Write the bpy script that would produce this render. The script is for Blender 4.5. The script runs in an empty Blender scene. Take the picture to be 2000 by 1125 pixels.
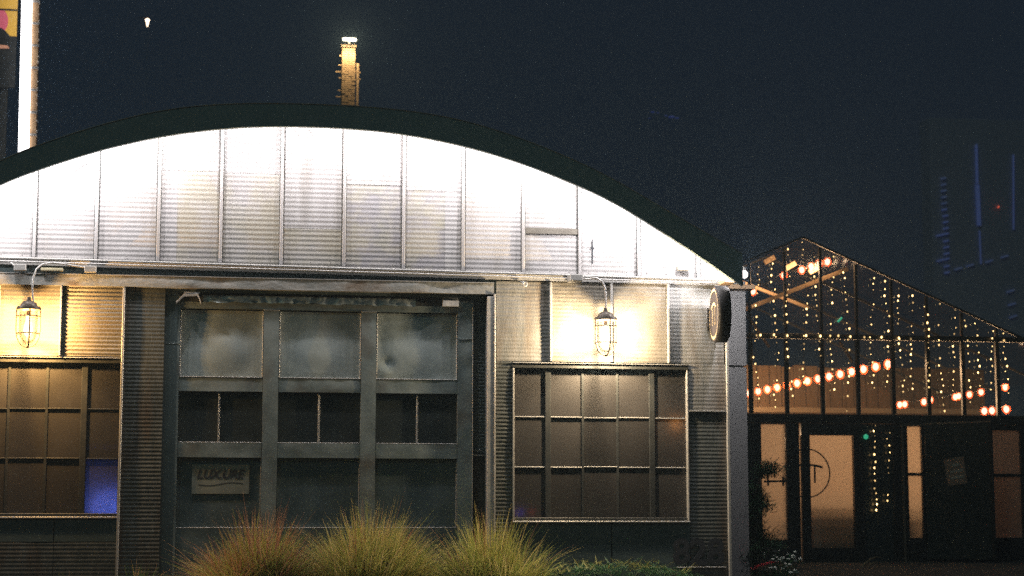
import bpy, bmesh, math, random
from mathutils import Vector, Matrix, noise
R = math.radians
sc = bpy.context.scene
col = sc.collection
random.seed(7)

# ------------------------------------------------------------------ camera, sky, sun, exposure
cam = bpy.data.cameras.new('camera'); co = bpy.data.objects.new('camera', cam); col.objects.link(co)
cam.sensor_width = 36.0; cam.lens = 64.8
cam.clip_start = 0.1; cam.clip_end = 3000
co.location = (-3.095, -18.70, 0.75)
co.rotation_euler = (R(90 + 7.156), 0, R(-9.4))
cam.dof.use_dof = True; cam.dof.focus_distance = 18.5; cam.dof.aperture_fstop = 2.8
sc.camera = co

world = bpy.data.worlds.new('World'); sc.world = world; world.use_nodes = True
wn = world.node_tree.nodes; wl = world.node_tree.links; wn.clear()
SUN_EL, SUN_RZ = 38.0, -38.0        # a weak, wide glow from the street side stands for the lit street behind the camera
sky = wn.new('ShaderNodeTexSky'); sky.sky_type = 'NISHITA'; sky.sun_disc = False
sky.sun_elevation = R(SUN_EL); sky.sun_rotation = R(180 + SUN_RZ)
glow = wn.new('ShaderNodeRGB'); glow.outputs[0].default_value = (0.0066, 0.0106, 0.0176, 1)
skm = wn.new('ShaderNodeVectorMath'); skm.operation = 'SCALE'; skm.inputs['Scale'].default_value = 0.0012
wl.new(sky.outputs[0], skm.inputs[0])
sadd = wn.new('ShaderNodeVectorMath'); sadd.operation = 'ADD'
wl.new(skm.outputs[0], sadd.inputs[0]); wl.new(glow.outputs[0], sadd.inputs[1])
bg = wn.new('ShaderNodeBackground'); bg.inputs['Strength'].default_value = 1.0
wo = wn.new('ShaderNodeOutputWorld')
wl.new(sadd.outputs[0], bg.inputs['Color']); wl.new(bg.outputs[0], wo.inputs['Surface'])

sl = bpy.data.lights.new('moon', 'SUN'); sl.energy = 0.15; sl.angle = R(12); sl.color = (0.66, 1.0, 0.86)
so = bpy.data.objects.new('moon', sl); col.objects.link(so)
so.rotation_euler = (R(90 - SUN_EL), 0, R(SUN_RZ))

sc.view_settings.view_transform = 'Standard'; sc.view_settings.look = 'None'
sc.view_settings.exposure = 0.0; sc.view_settings.gamma = 1.0; sc.view_settings.use_curve_mapping = False
sc.cycles.max_bounces = 5; sc.cycles.volume_bounces = 0; sc.cycles.transparent_max_bounces = 24
sc.cycles.sample_clamp_indirect = 1.2; sc.cycles.sample_clamp_direct = 10.0
sc.cycles.caustics_reflective = False; sc.cycles.caustics_refractive = False
sc.cycles.use_denoising = False

# ------------------------------------------------------------------ materials
MATS = {}
def pm(name, c1, c2=None, scale=4.0, rough=0.5, metal=0.0, bump=0.0, bscale=30.0, trans=0.0, stretch=(1,1,1),
       emit=None, es=0.0, spec=0.5, rough2=None, lo=0.35, hi=0.65, c3=None, s3=1.0, tcol=None, vary=0.0):
    m = bpy.data.materials.new(name); m.use_nodes = True
    nt = m.node_tree; n = nt.nodes; l = nt.links
    b = n['Principled BSDF']; out = n['Material Output']
    b.inputs['Base Color'].default_value = (*c1, 1); b.inputs['Roughness'].default_value = rough
    b.inputs['Metallic'].default_value = metal; b.inputs['Specular IOR Level'].default_value = spec
    tc = n.new('ShaderNodeTexCoord'); mp = n.new('ShaderNodeMapping'); mp.inputs['Scale'].default_value = stretch
    l.new(tc.outputs['Object'], mp.inputs['Vector'])
    if c2 is not None:
        nz = n.new('ShaderNodeTexNoise'); nz.inputs['Scale'].default_value = scale; nz.inputs['Detail'].default_value = 7
        nz.inputs['Roughness'].default_value = 0.62
        l.new(mp.outputs[0], nz.inputs['Vector'])
        cr = n.new('ShaderNodeValToRGB'); cr.color_ramp.elements[0].position = lo; cr.color_ramp.elements[1].position = hi
        cr.color_ramp.elements[0].color = (*c1, 1); cr.color_ramp.elements[1].color = (*c2, 1)
        l.new(nz.outputs['Fac'], cr.inputs['Fac']); colout = cr.outputs[0]
        if c3 is not None:
            n3 = n.new('ShaderNodeTexNoise'); n3.inputs['Scale'].default_value = s3; n3.inputs['Detail'].default_value = 5
            l.new(mp.outputs[0], n3.inputs['Vector'])
            r3 = n.new('ShaderNodeValToRGB'); r3.color_ramp.elements[0].position = 0.52; r3.color_ramp.elements[1].position = 0.72
            l.new(n3.outputs['Fac'], r3.inputs['Fac'])
            mx = n.new('ShaderNodeMix'); mx.data_type = 'RGBA'
            l.new(r3.outputs[0], mx.inputs['Factor']); l.new(colout, mx.inputs['A']); mx.inputs['B'].default_value = (*c3, 1)
            colout = mx.outputs['Result']
        if vary:
            oi = n.new('ShaderNodeObjectInfo'); vr = n.new('ShaderNodeMapRange'); vr.inputs['To Min'].default_value = 1 - vary; vr.inputs['To Max'].default_value = 1 + vary * .5
            l.new(oi.outputs['Random'], vr.inputs['Value']); vm = n.new('ShaderNodeVectorMath'); vm.operation = 'SCALE'
            l.new(colout, vm.inputs[0]); l.new(vr.outputs[0], vm.inputs['Scale']); colout = vm.outputs[0]
        l.new(colout, b.inputs['Base Color'])
        if rough2 is not None:
            mr = n.new('ShaderNodeMapRange'); mr.inputs['To Min'].default_value = rough; mr.inputs['To Max'].default_value = rough2
            l.new(nz.outputs['Fac'], mr.inputs['Value']); l.new(mr.outputs[0], b.inputs['Roughness'])
    if bump > 0:
        nb = n.new('ShaderNodeTexNoise'); nb.inputs['Scale'].default_value = bscale; nb.inputs['Detail'].default_value = 5
        l.new(mp.outputs[0], nb.inputs['Vector'])
        bp = n.new('ShaderNodeBump'); bp.inputs['Strength'].default_value = bump; bp.inputs['Distance'].default_value = 0.02
        l.new(nb.outputs['Fac'], bp.inputs['Height']); l.new(bp.outputs[0], b.inputs['Normal'])
    if trans > 0:
        t = n.new('ShaderNodeBsdfTranslucent'); t.inputs['Color'].default_value = (*(tcol or c2 or c1), 1)
        mix = n.new('ShaderNodeMixShader'); mix.inputs[0].default_value = trans
        l.new(b.outputs[0], mix.inputs[1]); l.new(t.outputs[0], mix.inputs[2]); l.new(mix.outputs[0], out.inputs['Surface'])
    if emit is not None:
        b.inputs['Emission Color'].default_value = (*emit, 1); b.inputs['Emission Strength'].default_value = es
    MATS[name] = m
    return m

def clear_glass(name, tint, gloss=0.08, rough=0.02, gmax=0.6):
    m = bpy.data.materials.new(name); m.use_nodes = True
    n = m.node_tree.nodes; l = m.node_tree.links; out = n['Material Output']; n.remove(n['Principled BSDF'])
    t = n.new('ShaderNodeBsdfTransparent'); t.inputs[0].default_value = (*tint, 1)
    g = n.new('ShaderNodeBsdfGlossy'); g.inputs['Roughness'].default_value = rough; g.inputs['Color'].default_value = (0.9, 0.95, 1, 1)
    f = n.new('ShaderNodeLayerWeight'); f.inputs['Blend'].default_value = 0.25
    mr = n.new('ShaderNodeMapRange'); mr.inputs['To Min'].default_value = gloss; mr.inputs['To Max'].default_value = gmax
    l.new(f.outputs['Fresnel'], mr.inputs['Value'])
    mx = n.new('ShaderNodeMixShader'); l.new(mr.outputs[0], mx.inputs[0]); l.new(t.outputs[0], mx.inputs[1]); l.new(g.outputs[0], mx.inputs[2])
    l.new(mx.outputs[0], out.inputs['Surface']); MATS[name] = m
    return m

gable_white = pm('gable_sheet', (0.50, 0.485, 0.49), (0.57, 0.56, 0.565), 2.2, 0.55, 0.0, 0.15, 60, stretch=(2.5, 2.5, 0.4), c3=(0.40, 0.38, 0.36), s3=1.6)
gable_stain = pm('gable_sheet_yellowed', (0.52, 0.505, 0.495), (0.47, 0.445, 0.38), 2.6, 0.6, 0.0, 0.15, 60, stretch=(1, 1, 0.8), lo=0.4, hi=0.58, c3=(0.40, 0.385, 0.40), s3=2.3)
gable_patch = pm('gable_sheet_lilac', (0.49, 0.47, 0.43), (0.40, 0.39, 0.41), 3.2, 0.6, 0.0, 0.15, 60, lo=0.42, hi=0.56, c3=(0.43, 0.415, 0.34), s3=3.5)
galv = pm('galvanised_sheet', (0.25, 0.26, 0.255), (0.36, 0.355, 0.345), 7, 0.42, 0.35, 0.12, 40, rough2=0.6, stretch=(2.2, 2.2, 0.5), c3=(0.21, 0.17, 0.13), s3=1.7)
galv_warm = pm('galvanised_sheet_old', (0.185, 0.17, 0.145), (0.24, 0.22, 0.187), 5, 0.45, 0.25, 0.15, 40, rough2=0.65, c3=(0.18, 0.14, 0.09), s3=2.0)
galv_shaded = pm('galvanised_sheet_shaded', (0.085, 0.098, 0.097), (0.14, 0.15, 0.146), 7, 0.42, 0.35, 0.12, 40, rough2=0.6, stretch=(2.2, 2.2, 0.5), c3=(0.10, 0.075, 0.055), s3=1.7)  # darkened galvanised sheet; shade on pier and lower strips is put into its colour
trim = pm('trim_metal', (0.46, 0.46, 0.45), (0.58, 0.57, 0.55), 6, 0.38, 0.4, 0.1, 50, rough2=0.55)
tin = pm('tin_cladding', (0.235, 0.295, 0.295), (0.34, 0.395, 0.39), 3.5, 0.36, 0.45, 0.10, 26, rough2=0.58, c3=(0.20, 0.19, 0.165), s3=2.4)
tin_panel = pm('tin_panel', (0.34, 0.40, 0.395), (0.41, 0.47, 0.465), 5, 0.45, 0.15, 0.06, 22, rough2=0.6, spec=0.3)
tin_dark = pm('tin_dark_sheet', (0.070, 0.105, 0.115), (0.105, 0.145, 0.155), 4, 0.5, 0.2, 0.10, 26, rough2=0.7)  # darker tin for the door's bottom panels and rails
beam_metal = pm('beam_cladding', (0.38, 0.40, 0.39), (0.52, 0.51, 0.48), 5, 0.4, 0.45, 0.25, 18, rough2=0.6, stretch=(1, 1, 2), c3=(0.25, 0.16, 0.09), s3=2.2)
dark_paint = pm('dark_steel_paint', (0.030, 0.034, 0.036), (0.050, 0.052, 0.05), 9, 0.5, 0.0, 0.1, 60)
fascia_paint = pm('dark_green_fascia', (0.29, 0.37, 0.37), (0.33, 0.41, 0.41), 6, 0.6, 0.0, 0.08, 80)
roof_metal = pm('roof_sheet', (0.10, 0.12, 0.12), (0.14, 0.16, 0.15), 5, 0.5, 0.3)
flat_panel = pm('dark_flat_panel', (0.055, 0.085, 0.092), (0.08, 0.115, 0.122), 4, 0.55, 0.0, 0.08, 30)
grey_panel = pm('grey_wall_panel', (0.36, 0.37, 0.38), (0.41, 0.42, 0.43), 3, 0.55, 0.0, 0.05, 40)
frost = pm('frosted_pane', (0.062, 0.058, 0.057), (0.086, 0.080, 0.078), 1.6, 0.46, 0.0, 0.05, 160, trans=0.4, tcol=(0.5, 0.48, 0.46), spec=0.9, vary=0.35)
frost_warm = pm('frosted_greenhouse_pane', (0.55, 0.46, 0.36), (0.62, 0.52, 0.41), 2.5, 0.45, 0.0, 0.03, 160, trans=0.8, tcol=(0.92, 0.83, 0.74))
dark_glass = pm('dark_door_glass', (0.030, 0.038, 0.038), (0.05, 0.06, 0.058), 4, 0.22, 0.0, 0.02, 8, spec=0.6)
conduit_m = pm('conduit_metal', (0.62, 0.61, 0.60), (0.72, 0.71, 0.70), 20, 0.35, 0.5)
lamp_metal = pm('lamp_cast_metal', (0.07, 0.052, 0.042), (0.10, 0.075, 0.06), 30, 0.45, 0.2)
cage_metal = pm('cage_wire', (0.035, 0.018, 0.009), (0.05, 0.028, 0.014), 30, 0.6, 0.0)
jar = clear_glass('lamp_jar_glass', (0.98, 0.98, 0.97), 0.03)
gh_glass = clear_glass('greenhouse_glass', (0.80, 0.82, 0.84), 0.04, 0.03)
roof_glass = clear_glass('greenhouse_roof_glass', (0.85, 0.87, 0.9), 0.01, 0.05, 0.06)
wire_m = pm('dark_wire', (0.03, 0.03, 0.03), rough=0.6)
bark = pm('bark', (0.06, 0.045, 0.03), (0.10, 0.075, 0.05), 20, 0.8, bump=0.4, bscale=40)
soil = pm('ground_soil', (0.045, 0.045, 0.043), (0.085, 0.08, 0.075), 3, 0.85, bump=0.5, bscale=12)
wood = pm('interior_boards', (0.20, 0.115, 0.055), (0.32, 0.19, 0.10), 4, 0.65, bump=0.2, bscale=30, stretch=(8, 8, 0.6))
truss_wood = pm('truss_timber', (0.42, 0.28, 0.16), (0.52, 0.36, 0.22), 5, 0.6, stretch=(1, 6, 6))
gh_steel = pm('greenhouse_steel', (0.035, 0.033, 0.032), (0.05, 0.045, 0.04), 8, 0.4, 0.3)
brown_frame = pm('brown_door_frame', (0.16, 0.115, 0.085), (0.20, 0.145, 0.105), 8, 0.55)
gold = pm('gold_emblem', (0.85, 0.66, 0.38), (0.9, 0.72, 0.45), 10, 0.35, 0.1)
sign_face = pm('sign_face_grey', (0.045, 0.039, 0.041), (0.055, 0.048, 0.051), 8, 0.75, spec=0.2)
sign_rim = pm('sign_rim_black', (0.009, 0.0085, 0.009), (0.013, 0.012, 0.013), 8, 0.65, spec=0.25)
sign_board = pm('grey_sign_board', (0.22, 0.24, 0.205), (0.27, 0.29, 0.25), 8, 0.6)
ink = pm('sign_ink', (0.03, 0.035, 0.045), rough=0.6)
notice_m = pm('notice_brown', (0.30, 0.19, 0.14), (0.35, 0.23, 0.17), 8, 0.6)
pale_ink = pm('pale_lettering', (0.6, 0.52, 0.44), rough=0.6)
brick_m = pm('brick', (0.42, 0.26, 0.14), (0.55, 0.36, 0.20), 6, 0.8, bump=0.3, bscale=30)
mortar_m = pm('mortar', (0.24, 0.17, 0.11), (0.30, 0.22, 0.15), 6, 0.9)
pole_metal = pm('bright_pole_metal', (0.72, 0.74, 0.78), rough=0.25, metal=1.0)
wax_box = pm('ballast_box_yellow', (0.62, 0.56, 0.36), (0.68, 0.62, 0.42), 8, 0.5)
def emitter(name, c, s, sample='NONE'):
    m = pm(name, (0.8, 0.8, 0.8), rough=0.4, emit=c, es=s); m.cycles.emission_sampling = sample
    return m
def glow_glass(name, c, s):
    '''the glowing envelope of a bulb: it shines and lets the light of the filament inside pass'''
    m = bpy.data.materials.new(name); m.use_nodes = True; n = m.node_tree.nodes; l = m.node_tree.links; n.remove(n['Principled BSDF'])
    t = n.new('ShaderNodeBsdfTransparent'); e = n.new('ShaderNodeEmission'); e.inputs[0].default_value = (*c, 1); e.inputs[1].default_value = s
    a = n.new('ShaderNodeMixShader'); a.inputs[0].default_value = 0.4
    l.new(t.outputs[0], a.inputs[1]); l.new(e.outputs[0], a.inputs[2]); l.new(a.outputs[0], n['Material Output'].inputs['Surface'])
    m.cycles.emission_sampling = 'NONE'; MATS[name] = m
    return m
def filament(parent, loc, watts, c, r=0.02):
    d = bpy.data.lights.new('filament', 'POINT'); d.energy = watts; d.color = c; d.shadow_soft_size = r
    o = bpy.data.objects.new('filament', d); col.objects.link(o); o.parent = parent; o.location = loc
    return o
EAVE_C, EAVE_W = (1.0, 0.93, 0.92), 72.0
eave_bulb = glow_glass('eave_bulb_glow', (1.0, 0.88, 0.86), 3.6)
LAMP_L, LAMP_R = (1.0, 0.56, 0.19), (1.0, 0.75, 0.46)
lamp_l = glow_glass('amber_lamp_glow', (1.0, 0.80, 0.45), 4.5)
lamp_r = glow_glass('warm_white_lamp_glow', (1.0, 0.88, 0.7), 4.5)
FEST_C = (1.0, 0.60, 0.30)
festoon = glow_glass('festoon_bulb_glow', (1.0, 0.76, 0.52), 4.0)
fairy = emitter('fairy_bulb_glow', (1.0, 0.62, 0.24), 7.0)
_nt = fairy.node_tree; _oi = _nt.nodes.new('ShaderNodeObjectInfo'); _mr = _nt.nodes.new('ShaderNodeMapRange'); _mr.inputs['To Min'].default_value = 0.5; _mr.inputs['To Max'].default_value = 7.5
_nt.links.new(_oi.outputs['Random'], _mr.inputs['Value']); _nt.links.new(_mr.outputs[0], _nt.nodes['Principled BSDF'].inputs['Emission Strength'])
blue_l = glow_glass('blue_lamp_glow', (0.12, 0.2, 1.0), 10.0)
red_l = emitter('red_lamp_glow', (1.0, 0.08, 0.06), 6.0)
led = emitter('white_led_tube', (1.0, 0.97, 0.98), 5.0, 'FRONT')
blue_strip = emitter('blue_led_strip', (0.018, 0.030, 0.15), 0.7)
blue_faint = emitter('blue_led_faint', (0.016, 0.026, 0.10), 0.75)
street_glow = emitter('street_lamp_glow', (1.0, 0.72, 0.5), 6.0)
green_l = emitter('green_exit_glow', (0.02, 0.6, 0.30), 0.6)

# ------------------------------------------------------------------ builders
class MB:
    def __init__(s): s.v = []; s.f = []; s.sm = False
    def add(s, vs, fs):
        o = len(s.v); s.v += [tuple(p) for p in vs]; s.f += [tuple(i + o for i in f) for f in fs]; return s
    def box(s, x0, x1, y0, y1, z0, z1):
        return s.add([(x0,y0,z0),(x1,y0,z0),(x1,y1,z0),(x0,y1,z0),(x0,y0,z1),(x1,y0,z1),(x1,y1,z1),(x0,y1,z1)],
                     [(0,3,2,1),(4,5,6,7),(0,1,5,4),(1,2,6,5),(2,3,7,6),(3,0,4,7)])
    def bar(s, a, b, w, h, up=(0, 0, 1)):
        a = Vector(a); b = Vector(b); d = (b - a).normalized(); u = Vector(up)
        sd = d.cross(u)
        if sd.length < 1e-4: sd = d.cross(Vector((0, 1, 0)))
        sd.normalize(); u = sd.cross(d)
        vs = [p + sd * (i * w / 2) + u * (j * h / 2) for p in (a, b) for i, j in ((-1,-1),(1,-1),(1,1),(-1,1))]
        return s.add(vs, [(0,1,2,3),(7,6,5,4),(0,4,5,1),(1,5,6,2),(2,6,7,3),(3,7,4,0)])
    def tube(s, pts, r, n=8, closed=False):
        pts = [Vector(p) for p in pts]; m = len(pts); s.sm = True
        rs = r if isinstance(r, (list, tuple)) else [r] * m
        vs = []; prev = None
        for i, p in enumerate(pts):
            if closed: t = pts[(i + 1) % m] - pts[i - 1]
            else: t = pts[min(i + 1, m - 1)] - pts[max(i - 1, 0)]
            t.normalize()
            if prev is None:
                a = t.cross(Vector((0, 0, 1)))
                if a.length < 1e-3: a = t.cross(Vector((1, 0, 0)))
            else: a = prev - t * prev.dot(t)
            a.normalize(); prev = a; b = t.cross(a)
            vs += [p + (a * math.cos(k * 2 * math.pi / n) + b * math.sin(k * 2 * math.pi / n)) * rs[i] for k in range(n)]
        fs = []
        for i in range(m if closed else m - 1):
            j = (i + 1) % m
            fs += [(i*n+k, i*n+(k+1)%n, j*n+(k+1)%n, j*n+k) for k in range(n)]
        if not closed: fs += [tuple(range(n - 1, -1, -1)), tuple((m - 1) * n + k for k in range(n))]
        return s.add(vs, fs)
    def lathe(s, prof, n=16, c=(0, 0, 0)):          # profile (r, z), axis z
        s.sm = True; vs = []; m = len(prof)
        for r, z in prof: vs += [(c[0]+r*math.cos(k*2*math.pi/n), c[1]+r*math.sin(k*2*math.pi/n), c[2]+z) for k in range(n)]
        fs = [(i*n+k, i*n+(k+1)%n, (i+1)*n+(k+1)%n, (i+1)*n+k) for i in range(m-1) for k in range(n)]
        return s.add(vs, fs)
    def grid(s, nx, nz, fn):
        vs = [fn(i / nx, j / nz) for j in range(nz + 1) for i in range(nx + 1)]; w = nx + 1
        return s.add(vs, [(j*w+i, j*w+i+1, (j+1)*w+i+1, (j+1)*w+i) for j in range(nz) for i in range(nx)])
    def mesh(s, name, mat, smooth=None):
        me = bpy.data.meshes.new(name); me.from_pydata(s.v, [], s.f); me.update()
        me.materials.append(mat)
        if smooth if smooth is not None else s.sm:
            me.polygons.foreach_set('use_smooth', [True] * len(me.polygons))
            if hasattr(me, 'set_sharp_from_angle'): me.set_sharp_from_angle(angle=R(50))
        return me
    def build(s, name, mat, parent=None, smooth=None):
        o = bpy.data.objects.new(name, s.mesh(name, mat, smooth)); col.objects.link(o)
        if parent is not None: o.parent = parent
        return o

def link(name, me, parent=None, loc=(0, 0, 0)):
    o = bpy.data.objects.new(name, me); col.objects.link(o); o.location = loc
    if parent is not None: o.parent = parent
    return o
def tag(o, label, cat, group=None):
    o['label'] = label; o['category'] = cat
    if group: o['group'] = group
    return o
def thing(name, label, cat, loc=(0, 0, 0), group=None):
    o = bpy.data.objects.new(name, None); col.objects.link(o); o.location = loc; o.empty_display_size = 0.2
    return tag(o, label, cat, group)
def structure(o): o['kind'] = 'structure'; return o
def box(name, mat, parent, x0, x1, y0, y1, z0, z1, bev=0.004):
    bm = bmesh.new(); bmesh.ops.create_cube(bm, size=1)
    for v in bm.verts: v.co = Vector(((x0+x1)/2 + v.co.x*(x1-x0), (y0+y1)/2 + v.co.y*(y1-y0), (z0+z1)/2 + v.co.z*(z1-z0)))
    if bev: bmesh.ops.bevel(bm, geom=list(bm.edges), offset=min(bev, 0.3*min(x1-x0, y1-y0, z1-z0)), segments=1, affect='EDGES')
    me = bpy.data.meshes.new(name); bm.to_mesh(me); bm.free(); me.materials.append(mat)
    return link(name, me, parent)
def n3(x, z, s, seed=0.0): return noise.noise(Vector((x * s + seed, z * s - seed * 1.7, seed)))

def corrugated(name, mat, parent, x0, x1, z0, z1, y, pitch=0.040, amp=0.0012, top=None, bot=None, nx=10, seed=0.0, dent=0.004):
    """a corrugated sheet with horizontal ribs; clipped at the top and bottom by curves; 3 mm returned edges"""
    rows = max(2, int(round((z1 - z0) / pitch * 8)))
    def fn(u, v):
        x = x0 + u * (x1 - x0); z = z0 + v * (z1 - z0)
        yy = y + amp * math.sin(2 * math.pi * z / pitch) + dent * n3(x, z, 2.3, seed) + 0.0015 * n3(x, z, 9, seed + 3)
        if top: z = min(z, top(x))
        if bot: z = max(z, bot(x))
        return (x, yy, z)
    m = MB(); m.grid(nx, rows, fn)
    return m.build(name, mat, parent, True)

def dented(name, mat, parent, x0, x1, y0, y1, z0, z1, amp=0.006, freq=3.0, seed=0.0, extra=None, res=0.035, wave=0.0):
    """a folded sheet-metal slab: a front face with real dents, returned edges and a back"""
    nx = max(2, int((x1 - x0) / res)); nz = max(2, int((z1 - z0) / res)); nx = min(nx, 60); nz = min(nz, 60)
    def fn(u, v):
        x = x0 + u * (x1 - x0); z = z0 + v * (z1 - z0)
        e = min(1.0, min(u, 1 - u) * (x1 - x0) / 0.03, min(v, 1 - v) * (z1 - z0) / 0.03)
        d = amp * (n3(x, z, freq, seed) + 0.45 * n3(x, z, freq * 2.7, seed + 5))
        if extra: d += extra(x, z)
        k = wave * n3(x, z, 1.6, seed + 9)
        return (x + (k if (z1 - z0) > (x1 - x0) else 0), y0 + d * (0.25 + 0.75 * e), z + (k if (x1 - x0) >= (z1 - z0) else 0))
    m = MB(); m.grid(nx, nz, fn)
    front = list(m.v); w = nx + 1
    rim = [i for i in range(w)] + [j * w + nx for j in range(1, nz + 1)] + [nz * w + i for i in range(nx - 1, -1, -1)] + [j * w for j in range(nz - 1, 0, -1)]
    o = len(m.v); m.v += [(front[i][0], y1, front[i][2]) for i in rim]; k = len(rim)
    for a in range(k):
        b = (a + 1) % k
        m.f.append((rim[b], rim[a], o + a, o + b))
    m.f.append(tuple(o + a for a in range(k)))
    return m.build(name, mat, parent, True)

def extrude_poly(pts, y0, y1):
    n = len(pts); m = MB()
    return m.add([(x, y0, z) for x, z in pts] + [(x, y1, z) for x, z in pts],
                 [tuple(range(n)), tuple(range(2*n-1, n-1, -1))] + [((i+1) % n, i, i+n, (i+1) % n+n) for i in range(n)])

def letters(text, size, mat, name, parent, loc, rot, extrude=0.002, shear=0.0, bold=0.0, sx=1.0):
    cu = bpy.data.curves.new(name, 'FONT'); cu.body = text; cu.size = size; cu.extrude = extrude; cu.shear = shear; cu.offset = bold
    cu.align_x = 'CENTER'; cu.align_y = 'CENTER'; cu.resolution_u = 3
    tmp = bpy.data.objects.new('tmp', cu); col.objects.link(tmp)
    dg = bpy.context.evaluated_depsgraph_get(); me = bpy.data.meshes.new_from_object(tmp.evaluated_get(dg))
    bpy.data.objects.remove(tmp); me.name = name; me.materials.clear(); me.materials.append(mat)
    o = link(name, me, parent, loc); o.rotation_euler = rot; o.scale = (sx, 1, 1)
    return o

# ------------------------------------------------------------------ ground
def gz(y): 
    t = min(1, max(0, (-3.0 - y) / 4.0)); t = t * t * (3 - 2 * t)
    return -0.8 * t
m = MB()
ys = [-400, -60, -20, -10] + [-7 + 0.4 * i for i in range(11)] + [-2.5, 0, 5, 12, 30, 100, 400, 1500]
xs = [-1500, -300, -60, -15, -8, -4, 0, 4, 8, 15, 60, 300, 1500]
m.add([(x, y, gz(y)) for y in ys for x in xs], [(j*len(xs)+i, j*len(xs)+i+1, (j+1)*len(xs)+i+1, (j+1)*len(xs)+i) for j in range(len(ys)-1) for i in range(len(xs)-1)])
structure(m.build('ground', soil, None, True))

# ------------------------------------------------------------------ the arched metal building
def curve(tab):
    def f(d):
        d = abs(d)
        for (a, za), (b, zb) in zip(tab, tab[1:]):
            if d <= b:
                t = (d - a) / (b - a); return za + (zb - za) * t
        return tab[-1][1]
    return f
KF = 0.9918          # the fascia stands 0.55 m in front of the gable
XC, HALF = -2.078, 4.43 * KF
_o = curve([(0,4.895),(.5,4.888),(1.0,4.858),(1.5,4.785),(2.0,4.648),(2.5,4.472),(3.0,4.258),(3.4,4.035),(3.9,3.762),(4.43,3.475),(5,3.17)])
_i = curve([(0,4.676),(.5,4.664),(.9,4.632),(1.5,4.535),(2.1,4.375),(2.7,4.155),(3.05,4.005),(3.34,3.838),(3.95,3.468),(4.315,3.22),(4.43,3.14),(5,2.8)])
def smooth(f, w=0.22): return lambda x: 0.75 + KF * (sum(f((x - XC) / KF + w * k) for k in (-1, -.5, 0, .5, 1)) / 5 - 0.75)
outer = smooth(_o); inner = smooth(_i)
def base(x): return 3.29 - 0.0091 * x

B = thing('metal_building', 'arched corrugated metal building with lit white gable and dark green fascia', 'building')
# roof shell and fascia
N = 72
xs = [XC - HALF + 2 * HALF * i / N for i in range(N + 1)]
m = MB(); m.add([(x, y, outer(x) + dz) for y in (-0.50, 14.0) for dz in (0, -0.03) for x in xs], [])
w = N + 1
for i in range(N):
    m.f += [(i, i+1, 2*w+i+1, 2*w+i), (w+i+1, w+i, 3*w+i, 3*w+i+1), (i+1, i, w+i, w+i+1), (2*w+i, 2*w+i+1, 3*w+i+1, 3*w+i)]
m.f += [(0, 2*w, 3*w, w), (N, w+N, 3*w+N, 2*w+N)]
m.build('roof', roof_metal, B, True)
m = MB(); m.add([(x, y, z) for y in (-0.55, -0.502) for f in (outer, inner) for x in xs for z in [f(x) + (0.012 if f is outer else 0)]], [])
for i in range(N):
    m.f += [(i+1, i, w+i, w+i+1), (2*w+i, 2*w+i+1, 3*w+i+1, 3*w+i), (i, i+1, 2*w+i+1, 2*w+i), (w+i+1, w+i, 3*w+i, 3*w+i+1)]
m.f += [(0, 2*w, 3*w, w), (N, w+N, 3*w+N, 2*w+N)]
m.build('fascia', fascia_paint, B, True)
m = MB()
m.tube([(x, -0.552, outer(x) + 0.014) for x in xs], 0.006, 6); m.build('drip_edge', trim, B)
# hidden shell: side, back and inner walls so that the place is closed
box('side_wall', roof_metal, B, 2.16, 2.24, 0.30, 14.0, 0.0, 3.20); box('side_wall', roof_metal, B, -6.46, -6.38, 0.30, 14.0, 0.0, 3.20)
m = extrude_poly([(XC - HALF + .1, 0.0)] + [(x, outer(x) - .04) for x in xs[1:-1]] + [(XC + HALF - .1, 0.0)], 13.8, 13.95); m.build('back_wall', roof_metal, B)
m = extrude_poly([(-6.4, 3.1)] + [(x, outer(x) - .05) for x in xs[1:-1]] + [(2.2, 3.1)], 0.03, 0.10); m.build('gable_backing', flat_panel, B)

# gable sheets and battens
ribs = [-6.05, -5.44, -4.824, -4.223, -3.612, -2.992, -2.382, -1.745, -1.133, -0.515, 0.117, 0.716, 1.346, 1.988, 2.33]
for k, (a, b) in enumerate(zip(ribs, ribs[1:])):
    zt = max(outer(a), outer(b), outer((a + b) / 2))
    mt = gable_white
    if k in (5,): mt = gable_stain
    if k in (7, 8): mt = gable_patch
    if k in (5, 7, 8):            # the lower two thirds are older yellowed sheets, lapped by a white one
        zs = 4.27 - 0.04 * (k - 5); xr = b if k != 8 else -0.70
        corrugated('gable_panel', mt, B, a, xr, 3.2, zs, 0.0, 0.0493, 0.0020, bot=base, seed=k)
        corrugated('gable_panel', gable_white, B, a, b, zs - 0.02, zt, -0.003, 0.0493, 0.0020, top=lambda x: outer(x) - 0.035, nx=14, seed=k)
        if k == 8: corrugated('gable_panel', gable_white, B, xr, b, 3.2, zs - 0.02, -0.001, 0.0493, 0.0020, bot=base, seed=k, nx=4)
    elif k in (4, 6):
        xl = -3.43 if k == 4 else a; zs = 4.28 if k == 4 else 3.72
        corrugated('gable_panel', gable_stain, B, xl, b, 3.2, zs, 0.0, 0.0493, 0.0020, bot=base, seed=k)
        corrugated('gable_panel', gable_white, B, a, b, zs - 0.02, zt, -0.003, 0.0493, 0.0020, top=lambda x: outer(x) - 0.035, nx=14, seed=k)
        if k == 4: corrugated('gable_panel', gable_white, B, a, xl, 3.2, zs - 0.02, -0.001, 0.0493, 0.0020, bot=base, seed=k, nx=4)
    else:
        corrugated('gable_panel', mt, B, a, b, 3.2, zt, 0.0, 0.0493, 0.0020, top=lambda x: outer(x) - 0.035, bot=base, nx=14, seed=k)
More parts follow.
